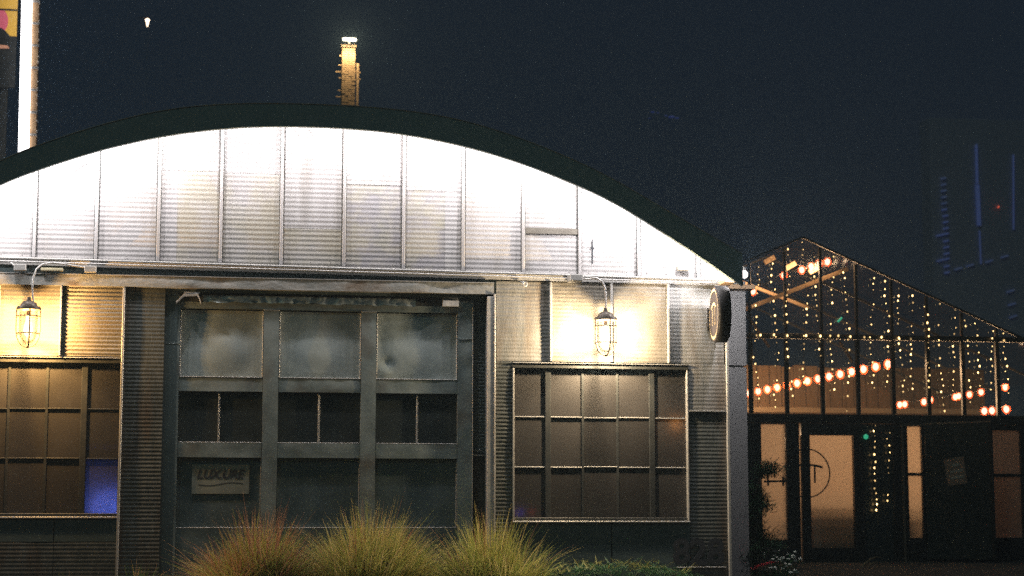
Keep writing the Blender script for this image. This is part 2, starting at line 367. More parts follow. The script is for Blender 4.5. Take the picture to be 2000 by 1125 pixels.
for k, x in enumerate(ribs[:-1]):
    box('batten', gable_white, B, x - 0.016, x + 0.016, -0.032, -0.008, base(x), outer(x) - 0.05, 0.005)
    for q in (-0.021, 0.021): box('joint_shadow_strip', galv_shaded, B, x + q - .0032, x + q + .0032, -0.014, -0.007, base(x), outer(x) - 0.05, 0)  # dark strips put in for the battens' shadow lines at the joints
xs2 = [-6.3 + i * 0.2 for i in range(44)]
m = MB(); m.tube([(x, -0.028, base(x) - 0.012 + 0.003 * n3(x, 0, 1.5)) for x in xs2], 0.013, 8); m.build('gable_flashing', trim, B)
m = MB(); m.add([(x, y, base(x) - dz) for x in (-6.35, 2.28) for y, dz in ((-0.02, 0.02), (-0.02, 0.075), (0.03, 0.075), (0.03, 0.02))],
      [(0,4,5,1),(1,5,6,2),(2,6,7,3),(3,7,4,0),(0,1,2,3),(7,6,5,4)]); m.build('base_rail', trim, B)
m = MB(); m.box(-6.35, 2.2, 0.05, 0.10, 3.02, 3.26); m.build('backing_strip', flat_panel, B)
# repair strip and small details on the gable
box('repair_strip', galv_warm, B, 0.14, 0.70, -0.016, -0.010, 3.705, 3.765, 0)
m = MB(); m.add([(0.845 + dx, -0.012, z) for dx, z in ((0,3.40),(.012,3.40),(.014,3.55),(.03,3.56),(.012,3.58),(.01,3.66),(0,3.66),(-.002,3.58),(-.02,3.57),(0,3.55))], [tuple(range(10))]); m.build('crack', ink, B)
random.seed(3)
sm = MB(); sm.lathe([(0.0001, 0.006), (0.006, 0.005), (0.008, 0)], 8); screw = sm.mesh('screw', trim)
for k, x in enumerate(ribs[1:-2]):
    for j in range(3):
        o = link('screw', screw, B, (x + 0.1 + 0.2 * j, -0.012, base(x) + 0.035 + random.uniform(-.006, .006))); o.rotation_euler = (R(90), 0, 0)

# clad beam above the big door and left window
def crump(x, z):
    return (-0.012 * math.exp(-((x + 3.35) ** 2 / 0.01 + (z - 3.1) ** 2 / 0.0006)) + 0.014 * math.exp(-((x + 0.72) ** 2 / 0.006 + (z - 3.12) ** 2 / 0.0012))
            + 0.008 * math.exp(-((x + 2.95) ** 2 / 0.02 + (z - 3.14) ** 2 / 0.0008)))
dented('beam', beam_metal, B, -6.3, -0.195, -0.045, 0.05, 3.058, 3.168, 0.010, 2.2, 1.0, crump, 0.02, 0.006)
box('beam_lip', trim, B, -6.3, -0.195, -0.054, 0.02, 3.169, 3.176, 0)

# ---- left bay: two corrugated panels over a twelve-pane window
corrugated('wall_panel', galv_warm, B, -6.3, -5.155, 2.36, 3.06, 0.0, seed=21)
corrugated('wall_panel', galv_warm, B, -5.135, -4.548, 2.36, 3.06, 0.0, seed=22)
corrugated('wall_panel', galv_warm, B, -4.50, -3.945, 2.36, 3.06, 0.0, 0.040, 0.005, seed=23)
box('batten', trim, B, -5.155, -5.13, -0.02, 0.02, 2.36, 3.055)
box('batten', trim, B, -4.553, -4.537, -0.045, 0.02, 2.36, 3.055)
box('vertical_trim', trim, B, -3.945, -3.922, -0.042, 0.10, 0.0, 3.055)
m = MB(); m.box(-6.3, -3.95, 0.02, 0.05, 2.34, 3.06); m.build('backing_strip', flat_panel, B)
def window(x0, x1, z0, z1, cols, rows, thick, yf):
    Wn = box('window', dark_paint, B, x0 - .02, x1 + .02, yf - 0.05, yf + 0.03, z1 - 0.035, z1 + 0.012)
    box('head_flashing', trim, Wn, x0 - .02, x1 + .02, yf - 0.068, yf + 0.0, z1 + 0.014, z1 + 0.022, 0.002)
    box('sill', trim, Wn, x0 - .02, x1 + .02, yf - 0.07, yf + 0.03, z0 - 0.03, z0 - 0.014, 0.003)
    box('frame', dark_paint, Wn, x0, x1, yf - 0.03, yf + 0.03, z0 - 0.012, z0 + 0.02)
    box('frame', trim if x0 > -1 else dark_paint, Wn, x0 - .018, x0, yf - 0.055, yf + 0.03, z0 - .012, z1 - 0.036)
    box('frame', trim if x0 > -1 else dark_paint, Wn, x1, x1 + .018, yf - 0.055, yf + 0.03, z0 - .012, z1 - 0.036)
    xe = [x0] + cols + [x1]; ze = [z0 + .02] + rows + [z1 - 0.035]
    for i, c in enumerate(cols):
        t = 0.03 if i in thick else 0.014
        box('mullion', dark_paint, Wn, c - t, c + t, yf - (0.016 if i in thick else 0.008), yf + 0.02, z0 + 0.02, z1 - 0.035)
    for j, r in enumerate(rows):
        for a, b in zip(xe, xe[1:]):
            dz = random.uniform(-.004, .004)
            box('glazing_bar', trim if x0 > -1 else dark_paint, Wn, a + .010, b - .010, yf - 0.010, yf + 0.018, r - 0.005 + dz, r + 0.005 + dz, 0.002)
    for a, b in zip(xe, xe[1:]):
        for c, d in zip(ze, ze[1:]):
            m = MB(); q = random.uniform(-.003, .003)
            m.box(a + 0.002, b - 0.002, yf + 0.004 + q, yf + 0.010 + q, c + 0.001, d - 0.001); m.build('pane', frost, Wn)
    return Wn
random.seed(5)
window(-5.76, -3.95, 0.79, 2.325, [-5.39, -5.025, -4.657, -4.296], [1.345, 1.836], (3,), 0.05)
# under the left window
box('kick_panel', flat_panel, B, -6.3, -4.552, 0.0, 0.03, 0.53, 0.752); box('kick_panel', flat_panel, B, -4.545, -3.95, 0.0, 0.03, 0.53, 0.752)
corrugated('wall_panel', galv_shaded, B, -6.3, -4.55, 0.0, 0.525, 0.0, seed=24); corrugated('wall_panel', galv_shaded, B, -4.545, -3.948, 0.0, 0.525, 0.0, seed=25)
m = MB(); m.box(-6.3, -3.95, 0.06, 0.30, 0.0, 0.77); m.build('plinth', flat_panel, B)
# pier beside the door
corrugated('wall_panel', galv_shaded, B, -3.92, -3.53, 0.0, 3.05, 0.0, seed=26, amp=0.0017)
m = MB(); m.box(-3.93, -3.40, 0.03, 0.30, 0.0, 3.05); m.build('pier_core', flat_panel, B)

# ---- the wide sheet-clad door
D = box('garage_door', dark_paint, B, -3.50, -0.42, 0.10, 0.15, 0.0, 2.98)
st = [(-3.522, -3.378), (-2.541, -2.387), (-1.551, -1.399), (-0.558, -0.409)]
def dent_s(k):
    if k == 3: return lambda x, z: -0.010 * math.exp(-((x + .43) ** 2 + (z - 2.42) ** 2) / 0.004) + 0.008 * math.exp(-((x + .5) ** 2 + (z - 2.30) ** 2) / 0.006)
    return None
for k, (a, b) in enumerate(st):
    zt = 2.985 if k in (0, 3) else 2.852
    dented('stile', tin, D, a, b, 0.035, 0.10, 0.0, zt, 0.007, 2.6, 30 + k, dent_s(k), 0.022, 0.004)
    if k in (0, 3): box('joint_strip', tin, D, a + .004, b - .004, 0.027, 0.034, 2.595 if k else 2.50, 2.602 if k else 2.507, 0.001)
    else: box('stile_cap', trim, D, a, b, 0.022, 0.10, 2.853, 2.861, 0.002)
for k in range(3):
    x0, x1 = st[k][1] + .004, st[k + 1][0] - .004
    # top panel, bulged sheet with one sharp knock in the right-hand one
    def kn(x, z, k=k, xm=(x0 + x1) / 2):
        d = -0.018 * math.exp(-((x - xm) ** 2 / 0.10 + (z - 2.42) ** 2 / 0.05))
        if k == 2: d += 0.016 * math.exp(-((x + 1.28) ** 2 + (z - 2.33) ** 2) / 0.003) - 0.010 * math.exp(-((x + 1.30) ** 2 + (z - 2.25) ** 2) / 0.004)
        return d
    dented('top_panel', tin_panel, D, x0, x1, 0.085, 0.10, 2.18, 2.85, 0.010, 2.0, 50 + k, kn, 0.03)
    box('bead', trim, D, x0, x1, 0.040, 0.10, 2.168, 2.176, 0.002)
    box('bead', trim, D, x0 + .001, x0 + .007, 0.046, 0.10, 2.178, 2.846, 0.001); box('bead', trim, D, x1 - .007, x1 - .001, 0.046, 0.10, 2.178, 2.846, 0.001)
    dented('middle_rail', tin, D, x0, x1, 0.046, 0.10, 2.028, 2.166, 0.008, 2.6, 60 + k, None, 0.022, 0.003)
    G = box('window_light', dark_glass, D, x0, x1, 0.084, 0.094, 1.524, 2.026, 0)
    box('muntin', trim, G, (x0 + x1) / 2 - .012 + .01 * k - .01, (x0 + x1) / 2 - .004 + .01 * k - .01, 0.060, 0.083, 1.526, 2.024, 0.001)
    box('muntin', trim, G, (x0 + x1) / 2 + .001 + .01 * k - .01, (x0 + x1) / 2 + .006 + .01 * k - .01, 0.066, 0.083, 1.526, 2.022, 0.001)
    box('bead', trim, D, x0, x1, 0.044, 0.10, 1.513, 1.520, 0.002)
    dented('lower_rail', tin, D, x0, x1, 0.042, 0.10, 1.366, 1.511, 0.008, 2.6, 70 + k, None, 0.022, 0.004)
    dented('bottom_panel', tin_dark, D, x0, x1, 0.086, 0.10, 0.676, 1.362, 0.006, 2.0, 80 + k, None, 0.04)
    box('bead', trim, D, x0, x1, 0.050, 0.10, 0.664, 0.672, 0.002)
    box('bead', trim, D, x1 - .006, x1 - .001, 0.056, 0.10, 0.674, 1.362, 0.001)
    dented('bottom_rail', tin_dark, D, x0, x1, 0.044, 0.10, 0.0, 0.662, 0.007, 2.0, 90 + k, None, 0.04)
dented('top_rail', tin, D, -3.376, -0.560, 0.044, 0.10, 2.863, 2.93, 0.010, 5, 40, None, 0.02, 0.004)
# torn, crumpled weather flashing above the door
def torn(u, v):
    x = -3.15 + u * 2.15
    lo = 2.925 + 0.016 * math.sin(x * 21) * n3(x, 0, 3, 2) + 0.012 * n3(x, 0, 14, 8); hi = 2.998
    z = hi + (lo - hi) * v
    return (x, 0.030 - 0.035 * v * (0.6 + 0.8 * n3(x, z, 9, 4)) - 0.014 * n3(x, z, 16, 6), z)
m = MB(); m.grid(110, 8, torn); fo = m.build('torn_flashing', tin, D, True)
box('head', dark_paint, D, -3.50, -0.42, 0.05, 0.12, 2.932, 3.02)
# bent bracket (left) and box bracket (right)
m = MB()
pr = [(-3.42, 2.915), (-3.365, 2.972), (-3.345, 2.992), (-3.215, 3.000), (-3.195, 2.975), (-3.175, 2.915)]
for (a, b) in zip(pr, pr[1:]):
    m.add([(a[0], -0.045, a[1]), (b[0], -0.045, b[1]), (b[0], 0.02, b[1] + .014), (a[0], 0.02, a[1] + .014),
           (a[0], -0.043, a[1] - .022), (b[0], -0.043, b[1] - .022)], [(0,1,2,3), (0,4,5,1)])
m.box(-3.345, -3.19, -0.03, 0.03, 3.004, 3.020)
m.build('hanger_bracket', trim, D)
box('track_bracket', dark_paint, D, -0.722, -0.565, -0.01, 0.04, 2.985, 3.02); dented('track_plate', trim, D, -0.722, -0.558, -0.028, 0.03, 2.925, 2.983, 0.008, 9, 12, None, 0.012)
box('edge_trim', trim, D, -0.407, -0.402, 0.022, 0.10, 0.3, 2.99, 0.001)

# dark jamb between door and right wall, corner board
corrugated('jamb_panel', flat_panel, B, -0.40, -0.265, 1.43, 3.05, 0.13, 0.036, 0.004, nx=3, seed=33)
box('jamb_panel', dark_paint, B, -0.40, -0.265, 0.12, 0.16, 0.0, 1.40); box('jamb_ledge', trim, B, -0.398, -0.266, 0.09, 0.12, 1.400, 1.409, 0.002); box('jamb_ledge', trim, B, -0.398, -0.30, 0.10, 0.12, 1.452, 1.459, 0.002)
box('corner_board', trim, B, -0.264, -0.196, -0.055, 0.14, 0.0, 3.03); box('corner_bead', trim, B, -0.195, -0.181, -0.062, 0.10, 0.0, 3.06, 0.004)

# ---- right bay
xb = [-0.175, 0.405, 1.047, 1.658, 2.272]
for k, (a, b) in enumerate(zip(xb, xb[1:])):
    corrugated('wall_panel', galv if k in (0, 3) else galv_warm, B, a + .012, b - .012, 2.37, 3.20, 0.0, seed=41 + k, dent=0.006)
for x in xb[1:-1]: box('batten', trim, B, x - .011, x + .011, -0.040, 0.02, 2.37, 3.20)
m = MB(); m.box(-0.17, 2.26, 0.02, 0.05, 2.36, 3.20); m.build('backing_strip', flat_panel, B)
window(0.022, 1.848, 0.748, 2.335, [0.381, 0.748, 1.117, 1.483], [1.286, 1.796], (0, 3), 0.035)
corrugated('wall_panel', galv_shaded, B, -0.175, -0.002, 0.0, 2.365, -0.004, nx=5, seed=51, amp=0.0022, dent=0.012)
corrugated('wall_panel', galv, B, 1.875, 2.27, 1.88, 2.365, -0.004, seed=52); corrugated('wall_panel', galv_shaded, B, 1.875, 2.27, 0.0, 1.862, 0.004, seed=53, amp=0.0017)
box('ledge', trim, B, 1.872, 2.262, -0.03, 0.02, 1.866, 1.877, 0.002)
for a, b in ((-0.175, 1.036), (1.046, 1.87)): box('kick_panel', flat_panel, B, a + .18 if a < 0 else a, b, 0.0, 0.03, 0.0, 0.715)
box('ledge', trim, B, 1.72, 2.25, -0.025, 0.003, 0.256, 0.264, 0.002)
m = MB(); m.box(-0.18, 2.2, 0.06, 0.30, 0.0, 0.71); m.build('plinth', flat_panel, B)
m = MB(); m.box(1.88, 2.2, 0.04, 0.30, 0.0, 2.36); m.build('pier_core', flat_panel, B); m = MB(); m.box(-0.18, -0.01, 0.04, 0.30, 0.0, 2.36); m.build('pier_core', flat_panel, B)
box('corner_trim', trim, B, 2.274, 2.305, -0.04, 0.30, 0.0, 3.22)
letters('828', 0.37, ink, 'house_number', B, (1.955, -0.012, 0.405), (R(90), 0, 0), 0.004, 0.0, 0.012, 0.98)
# set-back grey side panel and the gutter return
S = box('side_panel', grey_panel, B, 2.40, 2.745, 0.80, 0.90, 0.0, 2.405); box('side_panel', grey_panel, B, 2.40, 2.745, 0.795, 0.90, 2.425, 3.36); box('seam', dark_paint, B, 2.56, 2.715, 0.81, 0.9, 2.404, 2.426, 0)
box('side_return', dark_paint, B, 2.31, 2.53, 0.90, 1.2, 0.0, 3.3)
box('gutter', truss_wood, B, 2.20, 2.33, -0.30, 0.9, 3.20, 3.235); box('gutter', truss_wood, B, 2.34, 2.80, 0.60, 0.78, 3.25, 3.30)

# ------------------------------------------------------------------ conduit runs
def arc(c, r, a0, a1, n=8): return [(c[0] + r * math.cos(R(a0 + (a1 - a0) * i / n)), c[1], c[2] + r * math.sin(R(a0 + (a1 - a0) * i / n))) for i in range(n + 1)]
C1 = thing('conduit', 'pale metal conduit along the foot of the gable with three square boxes', 'conduit', (0, 0, 0))
m = MB(); m.tube([(-6.2 + .25 * i, -0.052, base(-6.2 + .25 * i) - 0.048 + 0.003 * n3(i, 0, .7)) for i in range(34)], 0.008, 8); m.build('pipe', conduit_m, C1)
m = MB(); m.tube([(-4.30, -0.075, 3.236), (-4.40, -0.09, 3.246), (-4.52, -.12, 3.262), (-4.63, -.16, 3.268), (-4.72, -.20, 3.245), (-4.775, -.235, 3.19), (-4.80, -.25, 3.10), (-4.805, -.252, 3.0), (-4.80, -.252, 2.93), (-4.79, -.252, 2.87)], 0.0085, 8); m.build('pipe', conduit_m, C1)
m = MB(); m.tube([(0.70, -0.17, 3.232), (0.78, -.20, 3.232), (0.855, -.235, 3.218), (0.905, -.25, 3.18), (0.932, -.25, 3.12), (0.938, -.25, 3.05), (0.938, -.25, 2.86)], 0.0105, 8); m.build('pipe', conduit_m, C1)
m = MB(); m.tube([(2.0, -0.05, 3.225), (2.12, -0.06, 3.222), (2.2, -0.06, 3.21), (2.25, -0.06, 3.17), (2.26, -.06, 3.14)], 0.011, 8); m.build('pipe', conduit_m, C1)
m = MB(); m.tube([(-6.2, -0.05, 3.29), (-5.1, -.05, 3.282), (-5.04, -.05, 3.276), (-5.01, -.06, 3.25), (-4.99, -.07, 3.236)], 0.007, 8); m.build('pipe', conduit_m, C1)
for x, z in ((-4.945, 3.222), (-4.265, 3.22)): box('junction_box', trim, C1, x - .058, x + .058, -0.11, -0.03, z - .032, z + .032, 0.005)
box('junction_box', trim, C1, 0.575, 0.71, -0.21, -0.03, 3.192, 3.262, 0.006)
bx = box('ballast_box', wax_box, None, -4.745, -4.53, -0.09, -0.022, 3.196, 3.225); tag(bx, 'small yellowish metal strip box beneath the gable left of centre', 'junction box')
bx = box('flood_sensor', trim, None, 1.755, 1.87, -0.10, -0.014, 3.345, 3.385); tag(bx, 'small pale box fixed low on the right end of the lit gable', 'sensor box')
m = MB(); m.tube([(0.13 + .02 * math.cos(R(a)), -0.05, 3.165 + .02 * math.sin(R(a))) for a in range(0, 360, 30)], 0.007, 8, True); m.tube([(0.06, -0.03, 3.20), (0.10, -.04, 3.185), (0.125, -.05, 3.185)], 0.009, 8)
tag(m.build('eye_hook', trim), 'small round metal eye hook under the gable above the right window', 'hook')

# ------------------------------------------------------------------ caged lamps
def cage_lamp(loc, glow, label, c, watts):
    t = thing('caged_wall_lamp', label, 'lamp', loc, 'caged bulkhead lamps on the front wall')
    m = MB(); m.lathe([(0.012, 0.10), (0.03, 0.098), (0.062, 0.085), (0.080, 0.062), (0.086, 0.045), (0.112, 0.040), (0.118, 0.024), (0.118, 0.008), (0.10, 0.0), (0.0001, 0.0)], 28); m.build('cap', lamp_metal, t)
    m = MB(); m.lathe([(0.0, 0.14), (0.018, 0.135), (0.024, 0.10)], 12); m.build('conduit_boss', lamp_metal, t)
    prof = [(0.088, 0.0), (0.089, -0.10), (0.087, -0.20), (0.078, -0.255), (0.058, -0.295), (0.03, -0.318), (0.0001, -0.325)]
    m = MB(); m.lathe(prof, 24); m.build('glass_jar', jar, t)
    m = MB(); m.lathe([(0.0001, -0.035), (0.022, -0.04), (0.026, -0.10), (0.040, -0.15), (0.046, -0.185), (0.040, -0.22), (0.022, -0.245), (0.0001, -0.252)], 16); b = m.build('bulb', glow, t); filament(b, (0, 0, -0.165), watts, c, 0.03)
    m = MB(); m.lathe([(0.018, 0.0), (0.018, -0.045), (0.0001, -0.045)], 10); m.build('socket', lamp_metal, b)
    cg = None
    for k in range(4):
        a = R(90 * k + 12); c, s = math.cos(a), math.sin(a)
        pts = [(0.113, 0.01), (0.114, -0.10), (0.113, -0.20), (0.106, -0.255), (0.086, -0.305), (0.052, -0.342), (0.004, -0.358)]
        m = MB(); m.tube([(r * c, r * s, z) for r, z in pts], 0.0068, 6); m.build('cage_wire', cage_metal, t)
    for z, r in ((-0.055, 0.114), (-0.225, 0.111)):
        m = MB(); m.tube([(r * math.cos(R(q)), r * math.sin(R(q)), z) for q in range(0, 360, 15)], 0.0058, 6, True); m.build('cage_ring', cage_metal, t)
    m = MB(); m.lathe([(0.016, -0.350), (0.016, -0.364), (0.0001, -0.366)], 10); m.build('cage_boss', cage_metal, t)
    return t
cage_lamp((-4.833, -0.25, 2.775), lamp_l, 'amber caged wall lamp over the left window, at the photo edge', LAMP_L, 400)
cage_lamp((0.936, -0.25, 2.775), lamp_r, 'warm white caged wall lamp above the right window', LAMP_R, 500)

# ------------------------------------------------------------------ eave bulbs behind the fascia
L = thing('eave_light_string', 'string of white globe bulbs glowing under the arched fascia', 'string lights', (0, 0, 0))
bp = [(-5.95, 3.50), (-5.10, 4.06), (-4.37, 4.34), (-3.53, 4.59), (-2.62, 4.705), (-1.57, 4.715), (-0.73, 4.61), (0.18, 4.375), (1.08, 4.00), (1.80, 3.565), (2.36, 3.262)]
bm_ = MB(); bm_.lathe([(0.0001, -0.042), (0.020, -0.036), (0.034, -0.020), (0.038, 0.0), (0.034, 0.018), (0.020, 0.036), (0.012, 0.046)], 12); bulb_me = bm_.mesh('bulb', eave_bulb)
bs_ = MB(); bs_.lathe([(0.014, 0.042), (0.015, 0.075), (0.0001, 0.078)], 10); sock_me = bs_.mesh('socket', wire_m)
for x, z in bp:
    o = link('bulb', bulb_me, L, (x, -0.46, z)); link('socket', sock_me, o); filament(o, (0, 0, 0), EAVE_W, EAVE_C, 0.03)
pts = []
for (a, b) in zip(bp, bp[1:]):
    for i in range(8):
        t = i / 8; pts.append((a[0] + (b[0] - a[0]) * t, -0.46, a[1] + (b[1] - a[1]) * t + 0.075 + 0.07 * math.sin(math.pi * t) * (1 if abs(a[0] + 2) < 3 else .8)))
pts.append((bp[-1][0], -0.46, bp[-1][1] + 0.075))
m = MB(); m.tube(pts, 0.005, 6); m.build('wire', wire_m, L)
# loose cable ends seen against the gable
m = MB(); m.tube([(-4.30, -0.06, 4.33), (-4.36, -.06, 4.29), (-4.43, -.06, 4.24), (-4.50, -.06, 4.17)], 0.006, 6); m.tube([(-4.62, -.06, 4.23), (-4.60, -.06, 4.19), (-4.58, -.06, 4.16)], 0.005, 6)
m.tube([(-2.18, -.06, 4.72), (-2.14, -.06, 4.67), (-2.13, -.06, 4.63)], 0.005, 6); m.build('loose_cable', conduit_m, L)

# ------------------------------------------------------------------ round projecting sign
SG = thing('round_hanging_sign', 'round black drum sign with gold emblem projecting from the wall corner', 'sign', (2.065, -0.36, 2.855))
SG.rotation_euler = (0, 0, R(-6))
rad = 0.295; th = 0.125
ring = [(math.cos(R(a)), math.sin(R(a))) for a in range(0, 360, 6)]; n = len(ring)
m = MB(); m.add([(x, c * rad, s * rad) for x in (0.0, 0.01, th - .01, th) for c, s in ring], []); m.v = [(x, y * (0.97 if x in (0.0, th) else 1), z * (0.97 if x in (0.0, th) else 1)) for x, y, z in m.v]
for k in range(3): m.f += [(k*n+i, (k+1)*n+i, (k+1)*n+(i+1) % n, k*n+(i+1) % n) for i in range(n)]
m.f += [tuple(range(n)), tuple(range(4*n-1, 3*n-1, -1))]
m.sm = True; m.build('drum', sign_rim, SG)
m = MB(); m.add([(x, c * .284, s * .284) for x in (-0.006, -0.001) for c, s in ring], [tuple(range(n - 1, -1, -1))] + [(i, (i+1) % n, n+(i+1) % n, n+i) for i in range(n)]); F1 = m.build('face', sign_face, SG)
m = MB()                  # emblem ring, thicker at the top and bottom
def rr(a): return 0.262 - 0.006 - 0.022 * abs(math.sin(R(a))) ** 6
m.add([(-0.012, r * math.cos(R(a)), r * math.sin(R(a))) for a in range(0, 360, 6) for r in (0.264, rr(a))], [(2*i, 2*i+1, (2*i+3) % (2*n), (2*i+2) % (2*n)) for i in range(n)])
m.build('emblem_ring', gold, F1)
m = MB(); q = [(y, 0.105 - 1.9 * y * y) for y in [-.155 + .31 * i / 12 for i in range(13)]]
m.add([(-0.012, y, z + d * (1 - (y / .2) ** 2)) for y, z in q for d in (0.016, -0.016)], [(2*i, 2*i+1, 2*i+3, 2*i+2) for i in range(12)]); m.build('emblem_arc', gold, F1)
for y in (-0.075, 0.075): m = MB(); m.box(-0.0125, -0.008, y - .0045, y + .0045, -0.115, 0.085); m.box(-0.0128, -0.008, y - .009, y + .009, -0.118, -0.104); m.build('emblem_stem', gold, F1)
m = MB(); m.box(-0.02, 0.02, 0.33, 0.345, -0.14, 0.10); m.box(-0.004, 0.02, 0.26, 0.335, -0.02, 0.02); m.lathe([(0.0001, .03), (.03, .02), (.03, -.02), (.0001, -.03)], 10, (-0.01, 0.32, -0.08)); m.build('wall_bracket', sign_rim, SG)

# ------------------------------------------------------------------ sign on the big door
T = thing('door_sign', 'faded grey sign with slanted dark lettering on the lower left door panel', 'sign', (-2.943, 0.078, 1.150))
box('board', sign_board, T, -0.284, 0.284, -0.006, 0.006, -0.147, 0.147, 0.002)
letters('LUX.URE', 0.125, ink, 'lettering', T, (-0.01, -0.008, 0.045), (R(90), 0, 0), 0.001, 0.28, 0.003, 0.93)
m = MB(); q = [(-.22 + .44 * i / 16, -0.055 - .012 * math.sin(i / 16 * 6.3) + .01 * i / 16) for i in range(17)]
m.add([(x, -0.0075, z + d) for x, z in q for d in (.004, -.004)], [(2*i, 2*i+1, 2*i+3, 2*i+2) for i in range(16)]); m.build('flourish', ink, T)

# ------------------------------------------------------------------ lamps inside the rooms behind the frosted panes
def glow_lamp(name, mat, loc, r, label, c, watts):
    t = thing(name, label, 'lamp', loc)
    m = MB(); m.lathe([(0.0001, -r), (r*.7, -r*.7), (r, 0), (r*.7, r*.7), (r*.3, r)], 10); g_ = m.build('globe', mat, t); filament(g_, (0, 0, 0), watts, c, r * .6)
    m = MB(); m.lathe([(r*.3, r), (r*.4, r*1.5), (0.0001, r*1.5)], 8); m.build('socket', wire_m, t)
    return t
glow_lamp('blue_interior_lamp', blue_l, (-3.995, 0.125, 0.845), 0.022, 'blue lamp glowing behind the lowest pane of the left window', (0.12, 0.19, 1.0), 70)
box('blue_light_baffle', flat_panel, B, -4.30, -4.28, 0.072, 0.60, 0.78, 1.36); box('blue_light_baffle_top', flat_panel, B, -4.279, -3.93, 0.072, 0.60, 1.335, 1.355); box('blue_light_baffle', flat_panel, B, -4.279, -3.93, 0.60, 0.62, 0.78, 1.334)  # added unseen baffles keep the blue light out of neighbouring panes
m = MB(); m.tube([(0.04, 0.075, 0.80), (0.07, .075, .84), (0.11, .075, .85), (0.13, .075, .82), (0.10, .075, .79), (0.06, .075, .80)], 0.006, 6)
tag(m.build('violet_neon_scribble', emitter('violet_neon_glow', (0.16, 0.10, 1.0), 5.0)), 'small violet neon squiggle in the lower left corner of the right window', 'neon')
m = MB(); m.tube([(0.19, .075, .80), (0.21, .075, .82), (0.235, .075, .85)], 0.005, 6); tag(m.build('red_neon_stroke', red_l), 'short red neon stroke beside the violet squiggle in the right window', 'neon')
glow_lamp('orange_interior_lamp', glow_glass('orange_lamp_glow', (1.0, 0.42, 0.10), 6.0), (1.74, 0.12, 1.74), 0.022, 'orange lamp glowing behind the right column of the right window', (1.0, 0.40, 0.10), 2.2)

# ------------------------------------------------------------------ greenhouse with fairy lights
GY = 13.0
G = thing('greenhouse', 'dark steel gabled greenhouse hung with fairy lights behind the metal building', 'greenhouse', (0, 0, 0))
GX, GP, SL = 7.49, 5.82, 0.426
def gtop(x): return GP - SL * abs(x - GX)
GW = 5.6
for s in (-1, 1):
    m = MB(); m.bar((GX, GY, GP), (GX + s * GW, GY, gtop(GX + GW)), 0.035, 0.035); m.build('rafter', gh_steel, G)
    m = MB(); m.add([(GX, GY + .05, GP), (GX + s * GW, GY + .05, gtop(GX + GW)), (GX + s * GW, 22.0, gtop(GX + GW)), (GX, 22.0, GP)], [(0,1,2,3)]); m.build('roof_glass', roof_glass, G)
    for yy in (15.2, 17.4, 19.6):
        m = MB(); m.bar((GX, yy, GP - .05), (GX + s * GW, yy, gtop(GX + GW) - .05), 0.025, 0.04); m.build('rafter', gh_steel, G)
box('tie_beam', gh_steel, G, 2.2, 12.9, GY - .05, GY + .05, 3.97, 4.06); box('header', gh_steel, G, 2.2, 12.9, GY - .06, GY + .06, 2.46, 2.62)
box('eave_post', gh_steel, G, GX + GW - .1, GX + GW, GY - .05, GY + .05, 0, gtop(GX + GW)); box('eave_post', gh_steel, G, GX - GW, GX - GW + .1, GY - .05, GY + .05, 0, gtop(GX + GW))
bars = [6.47 + 0.667 * k for k in range(-4, 10)]
for k, x in enumerate(bars):
    if x > 12.8 or x < 4.5: continue
    box('glazing_bar', gh_steel, G, x - .035, x + .035, GY - .04, GY + .04, 2.625, 3.965); box('glazing_bar', gh_steel, G, x - .025, x + .025, GY - .03, GY + .03, 4.065, gtop(x) - .05)
for a, b in zip(bars, bars[1:]):
    if a < 4.5: continue
    m = MB(); m.add([(a, GY, 2.62), (b, GY, 2.62), (b, GY, 3.97), (a, GY, 3.97)], [(0,1,2,3)]); m.build('pane', gh_glass, G)
    m = MB(); m.add([(a, GY, 4.06), (b, GY, 4.06), (b, GY, gtop(b)), (a, GY, gtop(a))], [(0,1,2,3)]); m.build('pane', gh_glass, G)
# warm timber back wall and floor inside
random.seed(11)
bd = []
for k in range(34):
    x = 5.0 + 0.29 * k
    box('board', wood, G, x, x + 0.275, 22.0 + random.uniform(-.012, .012), 22.05, 0.0, 4.25 + random.uniform(-.03, .03), 0.004)
box('back_rail', truss_wood, G, 5.0, 14.9, 21.93, 21.985, 3.18, 3.30); box('back_rail', wood, G, 5.0, 14.9, 21.94, 21.985, 2.70, 2.78)
m = MB(); m.bar((6.35, 13.35, 4.47), (8.45, 13.35, 5.31), 0.05, 0.075); m.build('truss_brace', truss_wood, G)
m = MB(); m.bar((6.5, 13.55, 5.05), (7.75, 13.55, 4.60), 0.04, 0.055); m.build('truss_brace', truss_wood, G)
m = MB(); m.bar((8.35, 13.6, 4.0), (8.6, 13.6, 3.62), 0.03, 0.04); m.build('truss_brace', truss_wood, G)
m = MB(); m.bar((6.55, 13.4, 4.42), (6.95, 13.4, 3.85), 0.03, 0.04); m.build('truss_brace', truss_wood, G)
for dx, dz in ((-.5, -.36), (-.1, -.46), (.35, -.52)):
    m = MB(); m.bar((GX + dx - .07, 13.5, GP + dz - .05), (GX + dx + .12, 13.5, GP + dz + .06), 0.03, 0.09); m.build('ridge_vent_blade', truss_wood, G)
m = MB(); m.bar((6.3, 13.12, 4.02), (9.3, 13.12, 4.00), 0.02, 0.02); m.build('light_rail', truss_wood, G)

CT = box('pane_shade_box', wood, G, 7.36, 9.80, 13.35, 13.95, 0.0, 1.12); CT['label'] = 'added unseen timber box that shades the lower part of the greenhouse door'  # added out of view to block light from the lower door pane
